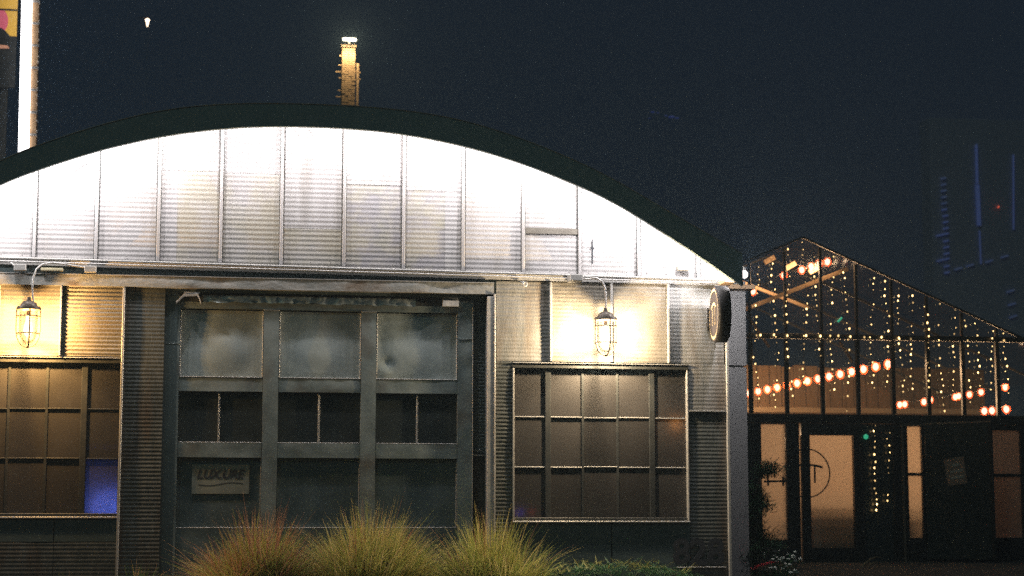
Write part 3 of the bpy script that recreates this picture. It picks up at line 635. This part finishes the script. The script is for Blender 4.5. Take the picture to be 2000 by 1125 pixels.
# ground-floor front: posts, frosted panes, doors
for a, b in ((2.2, 6.46), (9.08, 9.235)): box('wall_post', gh_steel, G, a, b, GY - .05, GY + .05, 0.0, 2.455)
Wd = box('side_light', gh_steel, G, 6.46, 6.632, GY - .05, GY + .05, 0.0, 2.455)
box('rail', gh_steel, Wd, 6.634, 7.088, GY - .05, GY + .05, 0.0, 0.39); box('rail', gh_steel, Wd, 6.634, 7.088, GY - .05, GY + .05, 2.435, 2.455)
m = MB(); m.box(6.634, 7.088, GY + .01, GY + .02, 0.39, 2.435); m.build('pane', frost_warm, Wd)
m = MB(); m.bar((6.66, GY - .07, 1.415), (7.088, GY - .07, 1.425), 0.03, 0.035); m.box(6.72, 6.75, GY - .085, GY - .055, 1.34, 1.50); m.box(7.0, 7.03, GY - .085, GY - .055, 1.34, 1.50); m.build('pull_handle', gh_steel, Wd)
DR = box('glass_door', gh_steel, G, 7.09, 7.33, GY - .06, GY + .05, 0.0, 2.455)
box('stile', gh_steel, DR, 7.372, 7.53, GY - .05, GY + .04, 0.0, 2.455); box('stile', gh_steel, DR, 8.345, 8.52, GY - .05, GY + .04, 0.0, 2.455)
box('rail', gh_steel, DR, 7.53, 8.345, GY - .05, GY + .04, 2.245, 2.455); box('rail', gh_steel, DR, 7.53, 8.345, GY - .05, GY + .04, 0.0, 0.25)
m = MB(); m.box(7.331, 8.344, GY + .05, GY + .06, 0.02, 2.24); m.build('pane', frost_warm, DR)
lc = (7.489, 1.569)
m = MB(); m.tube([(lc[0] + .43 * math.cos(R(a)), GY + .044, lc[1] + .43 * math.sin(R(a))) for a in range(0, 360, 8)], 0.012, 6, True); m.build('emblem_ring', ink, DR)
m = MB(); m.tube([(lc[0] + x, GY + .044, lc[1] + .15 - .55 * x * x) for x in [-.3 + .05 * i for i in range(13)]], 0.020, 6); m.build('emblem_arc', ink, DR)
for x in (-.15, .15): m = MB(); m.box(lc[0] + x - .016, lc[0] + x + .016, GY + .036, GY + .046, lc[1] - .17, lc[1] + .14); m.build('emblem_stem', ink, DR)
# dark glazed strip with the two hanging strands, then the second doorway
m = MB(); m.box(8.521, 9.08, GY + .0, GY + .01, 0.0, 2.455); m.build('dark_pane', dark_glass, G)
D2 = box('doorway', brown_frame, G, 9.237, 9.275, GY - .09, GY + .05, 0.0, 2.455); box('head', brown_frame, D2, 9.277, 9.66, GY - .09, GY + .05, 2.42, 2.455)
box('stile', gh_steel, D2, 9.276, 9.36, GY - .05, GY + .04, 0.0, 2.418); box('rail', gh_steel, D2, 9.361, 9.626, GY - .05, GY + .04, 0.0, 0.42); box('rail', gh_steel, D2, 9.361, 9.626, GY - .04, GY + .03, 1.53, 1.58)
m = MB(); m.box(9.361, 9.626, GY + .01, GY + .02, 0.421, 2.418); m.build('pane', frost_warm, D2)
box('stile', gh_steel, D2, 9.627, 9.66, GY - .05, GY + .04, 0.0, 2.455)
box('rear_panel', gh_steel, D2, 9.661, 10.86, GY + .0, GY + .05, 0.0, 2.455)
frost_dim = pm('frosted_dim_pane', (0.30, 0.26, 0.24), (0.36, 0.31, 0.29), 2.5, 0.5, trans=0.5)
W3 = box('dim_window', gh_steel, G, 10.862, 10.90, GY - .05, GY + .05, 0.0, 2.455)
for a, b in ((0.0, .42), (1.52, 1.57), (2.36, 2.455)): box('rail', gh_steel, W3, 10.901, 11.52, GY - .04, GY + .04, a, b)
for a, b in ((.421, 1.519), (1.571, 2.359)): m = MB(); m.box(10.902, 11.519, GY + .01, GY + .02, a, b); m.build('pane', frost_dim, W3)
box('wall_post', gh_steel, G, 11.521, 12.9, GY - .05, GY + .05, 0.0, 2.455)
# open leaf swung towards the viewer, with a notice
LF = thing('open_door_leaf', 'dark open door leaf with a small brown notice at the greenhouse entrance', 'door', (9.68, 12.93, 0.0)); LF.rotation_euler = (0, 0, R(-49))
box('leaf', dark_glass, LF, 0.0, 1.30, -0.02, 0.02, 0.05, 2.44, 0.004); box('top_edge', brown_frame, LF, 0.0, 1.30, -0.028, 0.028, 2.441, 2.475, 0.003); box('free_stile', gh_steel, LF, 1.24, 1.298, -0.03, -0.021, 0.05, 2.43, 0.002)
box('handle', brown_frame, LF, 0.02, 0.05, -0.06, -0.022, 1.9, 2.2)
NT = thing('paper_notice', 'brown paper notice with three pale lines hung askew on the open door', 'notice', (9.68 + .60 * math.cos(R(-49)) - .032 * .75, 12.93 + .60 * math.sin(R(-49)) - .032 * .65, 1.60)); NT.rotation_euler = (R(0), R(-8), R(-49))
box('sheet', notice_m, NT, -0.19, 0.19, -0.003, 0.003, -0.24, 0.24, 0)
random.seed(19)
for z, a, b in ((0.11, -.05, .09), (0.0, -.10, .13), (-0.11, -.11, .12)):
    x = a; m = MB()
    while x < b:
        wd = random.uniform(.014, .022); m.box(x, x + wd * .75, -0.006, -0.0035, z - .022, z + random.choice((.018, .022, .03))); x += wd
    m.build('pale_line', pale_ink, NT)

glow_lamp('pane_fill_lamp', glow_glass('pane_fill_glow', (1.0, 0.75, 0.5), 4.0), (6.75, 15.2, 2.25), 0.06, 'added unseen lamp brightening the frosted greenhouse panes from behind', (1.0, 0.62, 0.34), 75)  # lamp added out of view to brighten the frosted panes
# strings of festoon bulbs in the greenhouse
fm = MB(); fm.lathe([(0.0001, -0.080), (0.030, -0.066), (0.054, -0.032), (0.058, 0.0), (0.046, 0.034), (0.020, 0.060)], 10); fest_me = fm.mesh('bulb', festoon)
fs_ = MB(); fs_.lathe([(0.020, 0.055), (0.022, 0.095), (0.0001, 0.10)], 8); fsock = fs_.mesh('socket', wire_m)
shell_m = bpy.data.materials.new('bulb_halo_shell'); shell_m.use_nodes = True  # outer shell coloured to imitate a red-orange halo round each bulb
shell_m.cycles.emission_sampling = 'NONE'; _n = shell_m.node_tree.nodes; _l = shell_m.node_tree.links; _n.remove(_n['Principled BSDF'])
_a = _n.new('ShaderNodeBsdfTransparent'); _b = _n.new('ShaderNodeBsdfTranslucent'); _b.inputs[0].default_value = (0.95, 0.17, 0.05, 1); _c = _n.new('ShaderNodeMixShader'); _c.inputs[0].default_value = 0.07
_l.new(_a.outputs[0], _c.inputs[1]); _l.new(_b.outputs[0], _c.inputs[2]); _l.new(_c.outputs[0], _n['Material Output'].inputs['Surface'])
gm_ = MB(); gm_.lathe([(0.0001, -0.112), (0.050, -0.095), (0.082, -0.050), (0.090, 0.0), (0.078, 0.050), (0.030, 0.085)], 12); shell_me = gm_.mesh('halo_shell', shell_m)
def festoon_string(pts, label, sc_=1.0):
    t = thing('festoon_string', label, 'string lights', (0, 0, 0), 'festoon strings in the greenhouse')
    for p in pts:
        o = link('bulb', fest_me, t, p); o.scale = (sc_,) * 3; link('socket', fsock, o); link('halo_shell', shell_me, o); filament(o, (0, 0, -.01), 42 * sc_ * sc_, FEST_C, 0.04)
    m = MB(); q = []
    for a, b in zip(pts, pts[1:]):
        for i in range(5): u = i / 5; q.append((a[0]+(b[0]-a[0])*u, a[1]+(b[1]-a[1])*u, a[2]+(b[2]-a[2])*u + .09*sc_ - .05 * math.sin(math.pi * u)))
    q.append((pts[-1][0], pts[-1][1], pts[-1][2] + .09 * sc_)); m.tube(q, 0.006, 5); m.build('wire', wire_m, t)
A, Bp = Vector((9.55, 14.3, 3.66)), Vector((8.84, 21.0, 3.55))
festoon_string([tuple(A.lerp(Bp, i / 13)) for i in range(14)], 'long rising row of fourteen round bulbs inside the greenhouse beside the metal building')
festoon_string([(6.63, 13.3, 4.86), (7.22, 13.3, 5.16), (7.56, 13.3, 5.27), (7.74, 13.3, 5.34), (7.90, 13.3, 5.40), (8.05, 13.3, 5.43)], 'short row of bulbs under the greenhouse ridge', 0.85)
festoon_string([(10.03, 15, 2.94), (10.13, 15, 2.95), (10.52, 15, 3.0), (10.65, 15, 3.04), (11.16, 15, 3.10), (11.23, 15, 3.12), (11.45, 15, 3.15), (11.69, 15, 3.20), (12.19, 15, 3.30)], 'row of paired bulbs low at the right side of the greenhouse', 0.8)
festoon_string([(11.92, 15.4, 2.86), (12.08, 15.4, 2.87), (12.38, 15.4, 2.90)], 'three bulbs low at the right picture edge of the greenhouse', 0.95)

# fairy-light strands on the greenhouse front
tm = MB(); tm.lathe([(0.0001, -0.024), (0.012, -0.016), (0.016, 0.0), (0.012, 0.014), (0.0001, 0.022)], 7); fairy_me = tm.mesh('bulb', fairy)
random.seed(23)
strand_px = [6.58, 6.90, 7.16, 7.46, 7.70, 7.98, 8.25, 8.74, 8.99, 9.27, 9.49, 9.76, 10.02, 10.28, 10.52, 10.76, 11.00, 11.24]
ordn = 'first second third fourth fifth sixth seventh eighth ninth tenth eleventh twelfth thirteenth fourteenth fifteenth sixteenth seventeenth eighteenth'.split()
def strand(x, zt, zb, y, label, step=0.115):
    t = thing('fairy_light_strand', label, 'fairy lights', (x, y, zb), 'fairy light strands on the greenhouse front')
    z = zt - zb; pts = []
    while z > 0:
        px_ = 0.04 * math.sin(z * 2.1 + x * 9) + random.gauss(0, 0.012); pts.append((px_, 0, z))
        if random.random() < 0.80:
            o = link('bulb', fairy_me, t, (px_ + random.uniform(-.012, .012), random.uniform(-.02, .02), z)); s = random.choice((0.35, 0.45, 0.55, 0.75, 0.9)); o.scale = (s, s, s)
        z -= step * random.uniform(0.75, 1.3)
    if len(pts) > 1: m = MB(); m.tube(pts, 0.003, 4); m.build('wire', wire_m, t)
for k, x in enumerate(strand_px):
    strand(x, gtop(x) - 0.08 - random.uniform(0, .12), 2.66 + random.choice((0, 0, .1, .35)), GY - 0.10, 'hanging fairy light strand on the greenhouse gable, %s from the left' % ordn[k])
strand(8.74, 2.42, 0.85, GY - 0.10, 'left of two fairy light strands hanging down between the doors', 0.11); strand(8.96, 2.42, 1.0, GY - 0.10, 'right of two fairy light strands hanging down between the doors', 0.11)
RL = thing('fairy_light_line', 'horizontal line of fairy lights along the greenhouse tie beam', 'fairy lights', (6.4, GY - .09, 4.02))
for k in range(10): o = link('bulb', fairy_me, RL, (0.2 + .29 * k + random.uniform(-.05, .05), 0, random.uniform(-.012, .012)))
m = MB(); m.tube([(0, 0, 0.01), (3.2, 0, 0.0)], 0.003, 4); m.build('wire', wire_m, RL)
m = MB(); m.bar((8.08, 12.9, 4.28), (8.16, 12.9, 4.36), .02, .035); tag(m.build('green_light', green_l), 'small green glowing light among the fairy lights on the greenhouse', 'light')
m = MB(); m.lathe([(.0001, -.05), (.04, -.03), (.045, .02), (.0001, .05)], 10, (8.56, 12.9, 2.22)); tag(m.build('green_lantern', green_l), 'small round green glow beside the greenhouse door strands', 'light')

# ------------------------------------------------------------------ plants
def grass_clump(name, cx, cy, spread, height, n, mats, label, seed, lean=0.0):
    random.seed(seed); t = thing(name, label, 'ornamental grass', (cx, cy, gz(cy)), 'ornamental grass clumps before the door')
    tufts = [(0.0, 0.0, 1.0)] + [(spread * random.uniform(-.36, .36), spread * random.uniform(-.28, .28), random.uniform(.5, 1.1)) for _ in range(9)]
    for mi, (mt, share, hmul) in enumerate(mats):
        m = MB()
        for k in range(int(n * share)):
            a = random.uniform(0, 2 * math.pi); r = spread * 0.42 * math.sqrt(random.random())
            tx, ty, th_ = random.choice(tufts); r *= .45; bx_, by_ = tx + r * math.cos(a), ty + r * math.sin(a) * .8; r = min(spread * .42, math.hypot(bx_, by_)); a = math.atan2(by_, bx_) if random.random() < .6 else a
            out = (0.25 + 0.9 * random.random()) * (r / (spread * .42) * 0.75 + .25)
            h = height * hmul * th_ * random.uniform(0.5, 1.12) * (1.12 if random.random() < .04 else 1) * (1 - .25 * (r / (spread * .42)) ** 2)
            da = a + random.gauss(0, .55); dx, dy = math.cos(da) * out + lean, math.sin(da) * out
            droop = random.uniform(.1, .6) * out * (1.7 if random.random() < .12 else 1); wdt = random.uniform(.0030, .0075)
            wa = random.uniform(0, math.pi); wx, wy = math.cos(wa) * wdt, math.sin(wa) * wdt
            o = len(m.v); S_ = 5
            for i in range(S_ + 1):
                u = i / S_; px_ = bx_ + dx * spread * .62 * u ** 1.7; py_ = by_ + dy * spread * .62 * u ** 1.7; pz = h * (u - droop * u ** 2.6 * .75)
                k_ = 1 - u ** 2 * .92
                m.v += [(px_ - wx * k_, py_ - wy * k_, pz), (px_ + wx * k_, py_ + wy * k_, pz)]
            m.f += [(o+2*i, o+2*i+1, o+2*i+3, o+2*i+2) for i in range(S_)]
        m.build('blades' if mi == 0 else ('dry_blades' if mi == 1 else 'seed_plumes'), mt, t)
    return t
def leaf(name, c1, c2, tr=0.35): return pm(name, c1, c2, 5, 0.55, trans=tr, spec=0.3)
g_green = leaf('blade_green', (0.26, 0.35, 0.08), (0.52, 0.56, 0.16)); g_gold = leaf('blade_gold', (0.66, 0.55, 0.20), (0.80, 0.68, 0.30)); g_red = leaf('blade_russet', (0.42, 0.19, 0.13), (0.56, 0.31, 0.20)); g_pl = leaf('plume_buff', (0.56, 0.36, 0.19), (0.66, 0.45, 0.25)); g_dk = leaf('blade_deep_green', (0.05, 0.12, 0.04), (0.09, 0.17, 0.06))
grass_clump('grass_clump', -2.62, -1.25, 0.90, 0.86, 2600, [(g_green, .55, .86), (g_red, .27, 1.0), (g_pl, .2, 1.0)], 'russet ornamental grass clump before the left half of the door', 101)
grass_clump('grass_clump', -1.52, -1.20, 1.05, 0.95, 3400, [(g_green, .62, .92), (g_gold, .42, 1.0), (g_red, .07, 1.05)], 'tall golden green ornamental grass clump before the middle of the door', 102, .06)
grass_clump('grass_clump', -0.38, -1.20, 0.80, 0.88, 2300, [(g_green, .78, .92), (g_gold, .26, 1.0), (g_red, .05, 1.04)], 'green ornamental grass clump before the white corner board', 103)
grass_clump('grass_tuft', -4.28, -1.1, 0.35, 0.30, 160, [(g_green, .7, .9), (g_pl, .3, 1.0)], 'small dry grass tuft at the bottom edge below the left window', 104)
grass_clump('grass_tuft', -3.72, -1.1, 0.45, 0.38, 260, [(g_dk, .8, .9), (g_pl, .2, 1.0)], 'thin dark grass tuft at the foot of the corrugated pier', 105)

def sprays(m, c, n, length, rng, flat=0.35):
    """conifer sprays: a thin stem with short scale-leaf blades either side"""
    for k in range(n):
        a = rng.uniform(0, 2 * math.pi); el = rng.uniform(-.1, .75) * flat * 2
        d = Vector((math.cos(a) * math.cos(el), math.sin(a) * math.cos(el), math.sin(el))); s = d.cross(Vector((0, 0, 1))).normalized()
        L_ = length * rng.uniform(.5, 1.1); base_ = Vector(c) + Vector((rng.gauss(0, .05), rng.gauss(0, .05), rng.gauss(0, .02)))
        for i in range(7):
            p = base_ + d * (L_ * i / 7); q = L_ * .22 * (1 - i / 9)
            for sg in (-1, 1):
                tip = p + d * q * .8 + s * sg * q * .7 + Vector((0, 0, rng.uniform(-.01, .02))); wv = d * q * .16
                o = len(m.v); m.v += [tuple(p - wv), tuple(p + wv), tuple(tip)]; m.f.append((o, o+1, o+2))
        o = len(m.v); tip = base_ + d * L_ * 1.12; m.v += [tuple(base_ - s * .006), tuple(base_ + s * .006), tuple(tip)]; m.f.append((o, o+1, o+2))
rng = random.Random(31)
j_dk = leaf('juniper_green', (0.035, 0.13, 0.05), (0.07, 0.19, 0.07), .2); j_lt = leaf('juniper_tip', (0.26, 0.30, 0.07), (0.36, 0.34, 0.10), .3)
J = thing('juniper_shrub', 'low spreading green juniper below the right window', 'shrub', (0.85, -1.2, 0.0))
m1, m2, m3 = MB(), MB(), MB()
for k in range(120):
    x = rng.uniform(-.75, .72); y = rng.uniform(-.3, .3); h = 0.30 * (1 - (x / .95) ** 2 * .5) * rng.uniform(.55, 1.0)
    sprays(m1, (x, y, h), 5, 0.15, rng)
for k in range(46):
    x = rng.uniform(-.72, .7); sprays(m2, (x, rng.uniform(-.2, .2), 0.31 * (1 - (x / .95) ** 2 * .45)), 2, 0.14, rng, .5)
for k in range(14): a = rng.uniform(0, 6.3); m3.tube([(0, 0, 0), (.3 * math.cos(a), .15 * math.sin(a), .12), (.65 * math.cos(a), .25 * math.sin(a), .24)], [.014, .009, .004], 5)
m1.build('foliage', j_dk, J); m2.build('tips', j_lt, J); m3.build('branches', bark, J)

SPX = thing('spiral_topiary', 'dark green spiral clipped evergreen with pompom top beside the metal building', 'topiary tree', (2.86, 1.0, 0.0))
m = MB(); m.tube([(0, 0, 0), (.01, 0, .5), (.0, 0, 1.0), (.12, 0, 1.28)], [.03, .025, .018, .012], 8); m.build('trunk', bark, SPX)
m1 = MB()
for k in range(1100):
    u = rng.random() ** .8; z = .10 + 1.0 * u; rad_ = .30 * (1 - .72 * u); a = u * 2 * math.pi * 2.4 + rng.gauss(0, .5)
    c = (rad_ * .55 * math.cos(a) + rng.gauss(0, rad_ * .30), rad_ * .55 * math.sin(a) + rng.gauss(0, rad_ * .30), z + rng.gauss(0, .02)); sprays(m1, c, 3, .095, rng, .5)
for k in range(220):
    d = Vector((rng.gauss(0, 1), rng.gauss(0, 1), rng.gauss(0, .7))).normalized() * (.105 * rng.random() ** .3); sprays(m1, (d.x + .17, d.y, d.z + 1.29), 3, .07, rng, .6)
m1.build('crown', leaf('topiary_green', (0.03, 0.085, 0.045), (0.05, 0.13, 0.06), .2), SPX)

FP = thing('white_flower_plant', 'plant with many tiny white flowers beside the spiral evergreen', 'flowering plant', (3.10, 0.9, 0.0))
m1, m2 = MB(), MB(); fl = MB(); fl.lathe([(0.0001, .012), (.016, .006), (.020, -.004), (.0001, -.012)], 8); white_fl = pm('white_petals', (0.82, 0.80, 0.70), (0.9, 0.88, 0.8), 20, .6); flm = fl.mesh('flower', white_fl)
for k in range(60):
    a = rng.uniform(0, 6.3); r = .26 * math.sqrt(rng.random()); h = rng.uniform(.22, .56) * (1 - .3 * r / .26); p = (r * math.cos(a), r * math.sin(a) * .7, h)
    m1.tube([(p[0] * .25, p[1] * .25, 0), (p[0] * .7, p[1] * .7, h * .6), p], .003, 4)
    for q in range(4): sprays(m2, (p[0] * rng.uniform(.4, 1), p[1] * rng.uniform(.4, 1), h * rng.uniform(.3, .85)), 1, .06, rng, .5)
    if k < 46: o = link('flower', flm, FP, p); o.scale = (rng.uniform(.9, 1.6),) * 3
m1.build('stems', j_dk, FP); m2.build('foliage', j_dk, FP)
RF = thing('red_flower_mound', 'small mound of red flowers at the foot of the spiral evergreen', 'flowering plant', (2.82, 0.55, 0.0))
m1 = MB(); red_pet = leaf('red_petals', (0.75, 0.09, 0.12), (0.85, 0.14, 0.15), .2); pet = MB()
for k in range(150):
    u = rng.uniform(-1, 1); v = rng.uniform(-1, 1)
    if u * u + v * v > 1: continue
    p = Vector((u * .15, v * .11, .22 + .05 * math.sqrt(1 - u * u * .9 - v * v * .1) + .05 * u))
    for q in range(6):
        a = q * 1.05 + rng.random(); d = Vector((math.cos(a), math.sin(a), .5)) * .020; s = Vector((-math.sin(a), math.cos(a), 0)) * .006
        o = len(pet.v); pet.v += [tuple(p), tuple(p + d * .6 + s), tuple(p + d), tuple(p + d * .6 - s)]; pet.f.append((o, o+1, o+2, o+3))
pet.build('petals', red_pet, RF)
for k in range(30): sprays(m1, (rng.uniform(-.11, .11), rng.uniform(-.08, .08), rng.uniform(.05, .17)), 3, .06, rng, .5)
m1.build('foliage', j_dk, RF)
m = MB(); m.lathe([(0.014, 0.0), (0.014, 0.24), (0.010, 0.25), (0.0001, 0.25)], 10, (2.655, 0.9, 0)); tag(m.build('white_stake', pm('white_paint', (0.7, 0.7, 0.66), rough=.5)), 'short white stake in the bed at the corner of the building', 'stake')
m = MB(); m.tube([(7.0, 9, 0.0), (7.05, 9, .06), (7.14, 9, .13), (7.24, 9, .17), (7.32, 9, .16)], [.02, .018, .016, .012, .006], 6); m.tube([(7.1, 9, 0), (7.16, 9.02, .06), (7.26, 9, .10)], [.014, .012, .006], 6)
tag(m.build('dry_twig', pm('dry_twig', (0.30, 0.20, 0.11), (0.38, 0.26, 0.15), 20, .7)), 'curled dry twig lying on the dark ground before the greenhouse', 'twig')

# ------------------------------------------------------------------ far things: brick chimney, lit pylon, poster board, street lamp, tower
CH = thing('brick_chimney', 'slim floodlit brick chimney rising behind the arched roof', 'chimney', (1.60, 45.0, 0.0))
m = MB(); m.box(-.235, .235, .0, .5, 0, 17.30); m.build('core', mortar_m, CH)
br = MB(); br.box(-.056, .056, -.020, .0, -.030, .030); brick_me = br.mesh('brick', brick_m)
rng = random.Random(9); z = 14.9; row = 0
while z < 17.28:
    for k in range(4):
        x = -.177 + .118 * k; o = link('brick', brick_me, CH, (x, rng.uniform(-.008, .006), z))
    z += 0.078; row += 1
box('cap', mortar_m, CH, -.27, .27, -.05, .55, 17.31, 17.40)
for zz, ln in ((17.0, .09), (16.66, .12), (16.42, .22), (16.2, .12), (15.75, .14), (15.52, .2)):
    box('step_iron', brick_m, CH, -.235 - ln, -.236, .02, .06, zz - .02, zz + .02)
for zz, ln in ((16.42, .28), (16.18, .28)): box('step_iron', brick_m, CH, .236, .236 + ln * .7, .02, .06, zz - .02, zz + .02)
box('flue_pipe', brick_m, CH, .29, .37, .02, .12, 14.0, 16.75)
FLD = thing('flood_lamp', 'bright bar floodlight on top of the slim brick chimney', 'lamp', (1.60, 44.72, 17.48))
box('housing', dark_paint, FLD, -.25, .25, 0.0, .14, .0, .10); ft = box('tube', glow_glass('flood_tube_glow', (1.0, .92, .70), 9.0), FLD, -.24, .24, -.10, -.005, -.02, .085, .03)
for x in (-.14, .14): filament(ft, (x, -.05, .03), 300, (1.0, .80, .45), .03)
box('mount_arm', dark_paint, FLD, -.03, .03, .05, .30, -.09, -.001)

PY = thing('lit_sign_pylon', 'tall pylon with a glowing white tube and brown ribbed edge at the left', 'sign pylon', (-7.20, 25.0, 0.0)); PY.rotation_euler = (0, R(-0.6), 0)
box('tube', led, PY, -.26, -.03, -.15, .05, 2.0, 17.0, .05); box('side_board', brick_m, PY, -.025, .13, .0, .25, 2.0, 17.0); box('mast', dark_paint, PY, -.2, .12, .06, .3, 0.0, 17.0)
for k in range(20): box('cross_rib', trim, PY, -.024, .15, -.05, -.001, 7.0 + .535 * k, 7.045 + .535 * k)
for k in range(46): zz = 7 + .2 * k + rng.uniform(-.05, .05); box('edge_clip', trim, PY, .131, .131 + rng.uniform(.01, .035), -.02, .05, zz, zz + rng.uniform(.02, .07), .003)
PB = thing('poster_board', 'yellow poster board with pink round shape cut by the left picture edge', 'billboard', (-8.60, 25.4, 0.0))
po_y = pm('poster_yellow', (0.75, 0.45, 0.06), (0.60, 0.38, 0.10), 1.5, .5, emit=(0.55, 0.30, 0.05), es=.55); po_p = pm('poster_pink', (0.6, .15, .2), rough=.5, emit=(.5, .08, .12), es=.6)
box('panel', po_y, PB, -1.2, .86, -.02, .05, 12.15, 14.2, .005); box('lower_panel', dark_paint, PB, -1.2, .86, -.02, .05, 10.9, 12.14, .005); box('bar', dark_paint, PB, -1.2, .86, -.035, -.021, 12.76, 12.80, 0)
m = MB(); m.add([(.46 + .20 * math.cos(R(a)), -.03, 12.50 + .30 * math.sin(R(a))) for a in range(0, 360, 15)], [tuple(range(23, -1, -1))]); m.build('round_shape', po_p, PB)
m = MB(); m.add([(-.2, -.032, 12.1), (.3, -.032, 12.1), (.8, -.032, 12.05), (.62, -.032, 12.25), (.50, -.032, 12.34), (.42, -.032, 12.30)], [(1, 2, 3, 4, 5)]); m.build('dark_shape', dark_paint, PB)
m = MB(); m.add([(.35, -.032, 11.82), (.72, -.032, 11.84), (.66, -.032, 11.91), (.35, -.032, 11.93)], [(0,1,2,3)]); m.build('stripe', pm('poster_stripe', (.6, .3, .2), rough=.5, emit=(.4, .18, .1), es=.5), PB)
for x in (-1.0, .6): box('post', dark_paint, PB, x - .08, x + .08, .06, .2, 0, 13)
SLp = thing('street_lamp', 'tiny distant street lamp glowing in the dark sky at upper left', 'street lamp', (-6.31, 70.0, 0.0))
m = MB(); m.lathe([(.06, 0), (.045, 12), (.02, 24.5), (.0001, 24.5)], 8); m.build('pole', pole_metal, SLp)
m = MB(); m.lathe([(.0001, 24.35), (.02, 24.42), (.05, 24.60), (.11, 24.78), (.0001, 24.84)], 8); m.build('lamp_glass', street_glow, SLp)
m = MB(); m.bar((.05, 0, 24.9), (-.45, 0, 24.85), .03, .03); m.build('arm', lamp_metal, SLp)

TW = thing('dark_tower', 'dark distant high-rise with faint blue light strips at the far right', 'building', (71.0, 150.0, 0.0))
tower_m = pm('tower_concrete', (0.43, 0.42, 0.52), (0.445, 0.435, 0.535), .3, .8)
box('tower_body', tower_m, TW, -4.6, 9.5, 0.0, 2.5, 0.0, 40.0, .05)
for (a, b, r_) in (((0.15, 37.4), (.12, 33.5), .12), ((.12, 33.4), (.18, 29.3), .2), ((4.0, 36.5), (3.75, 29.0), .07), ((.2, 28.8), (.25, 25.5), .06)):
    m = MB(); m.bar((a[0], -.2, a[1]), (b[0], -.2, b[1]), r_ * 2, .1, (0, 1, 0)); m.build('blue_strip', blue_strip, TW)
for k in range(16):
    zz = 24.6 + .62 * k; ln = .55 if k not in (2, 6) else 1.3
    m = MB(); m.bar((-3.55 - .1 * (k > 9) - (ln - .55), -.2, zz - .12 * ln), (-3.0 - .1 * (k > 9), -.2, zz + .12 * ln), .1, .17, (0, 0, 1)); m.build('blue_rung', blue_strip if k < 11 else blue_faint, TW)
for k, (x, zz) in enumerate(((-2.1, 25.0), (-.9, 25.35), (1.1, 25.8), (2.7, 26.3), (3.2, 22.9), (3.3, 21.6), (3.4, 20.4))):
    m = MB(); m.bar((x - .4, -.2, zz - .12), (x + .4, -.2, zz + .12), .1, .16, (0, 0, 1)); m.build('blue_dash', blue_faint, TW)
m = MB(); m.lathe([(.0001, -.14), (.12, 0), (.0001, .16)], 8, (2.2, -.3, 31.2)); m.build('red_beacon', emitter('red_beacon_glow', (1, .12, .04), 1.2), TW)

BG_ = thing('blue_beacon_mast', 'slim far mast whose lamp cluster glints blue in the dark sky', 'mast', (40.0, 150.0, 0.0))
m = MB(); m.tube([(0, 0, 0), (0, 0, 39.0)], .04, 6); m.build('pole', pole_metal, BG_)
for x, z, r_ in ((.35, 39.1, .34), (.9, 39.0, .22), (-.2, 39.2, .16), (-1.5, 39.5, .22), (-1.0, 39.45, .14), (-1.8, 38.9, .12)):
    m = MB(); m.lathe([(.0001, -r_ * .35), (r_ * .8, -r_ * .18), (r_, 0), (r_ * .7, r_ * .2), (.0001, r_ * .35)], 10, (x, 0, z)); m.build('lamp', blue_strip, BG_)
m = MB(); m.bar((-2.0, .02, 38.85), (1.1, .02, 39.0), .04, .04); m.build('cross_arm', pole_metal, BG_)

# ------------------------------------------------------------------ thin haze, added for lamp bloom and lifted blacks
HZ = bpy.data.materials.new('bloom_haze'); HZ.use_nodes = True; _n = HZ.node_tree.nodes; _n.remove(_n['Principled BSDF'])
pv = _n.new('ShaderNodeVolumePrincipled'); pv.inputs['Color'].default_value = (0.50, 0.74, 1.0, 1); pv.inputs['Density'].default_value = 0.0032; pv.inputs['Anisotropy'].default_value = 0.3
HZ.node_tree.links.new(pv.outputs[0], _n['Material Output'].inputs['Volume'])
m = MB(); m.box(-1600, 1600, -450, 1600, -1.8, 42.0); hz = m.build('haze', HZ); hz['kind'] = 'stuff'
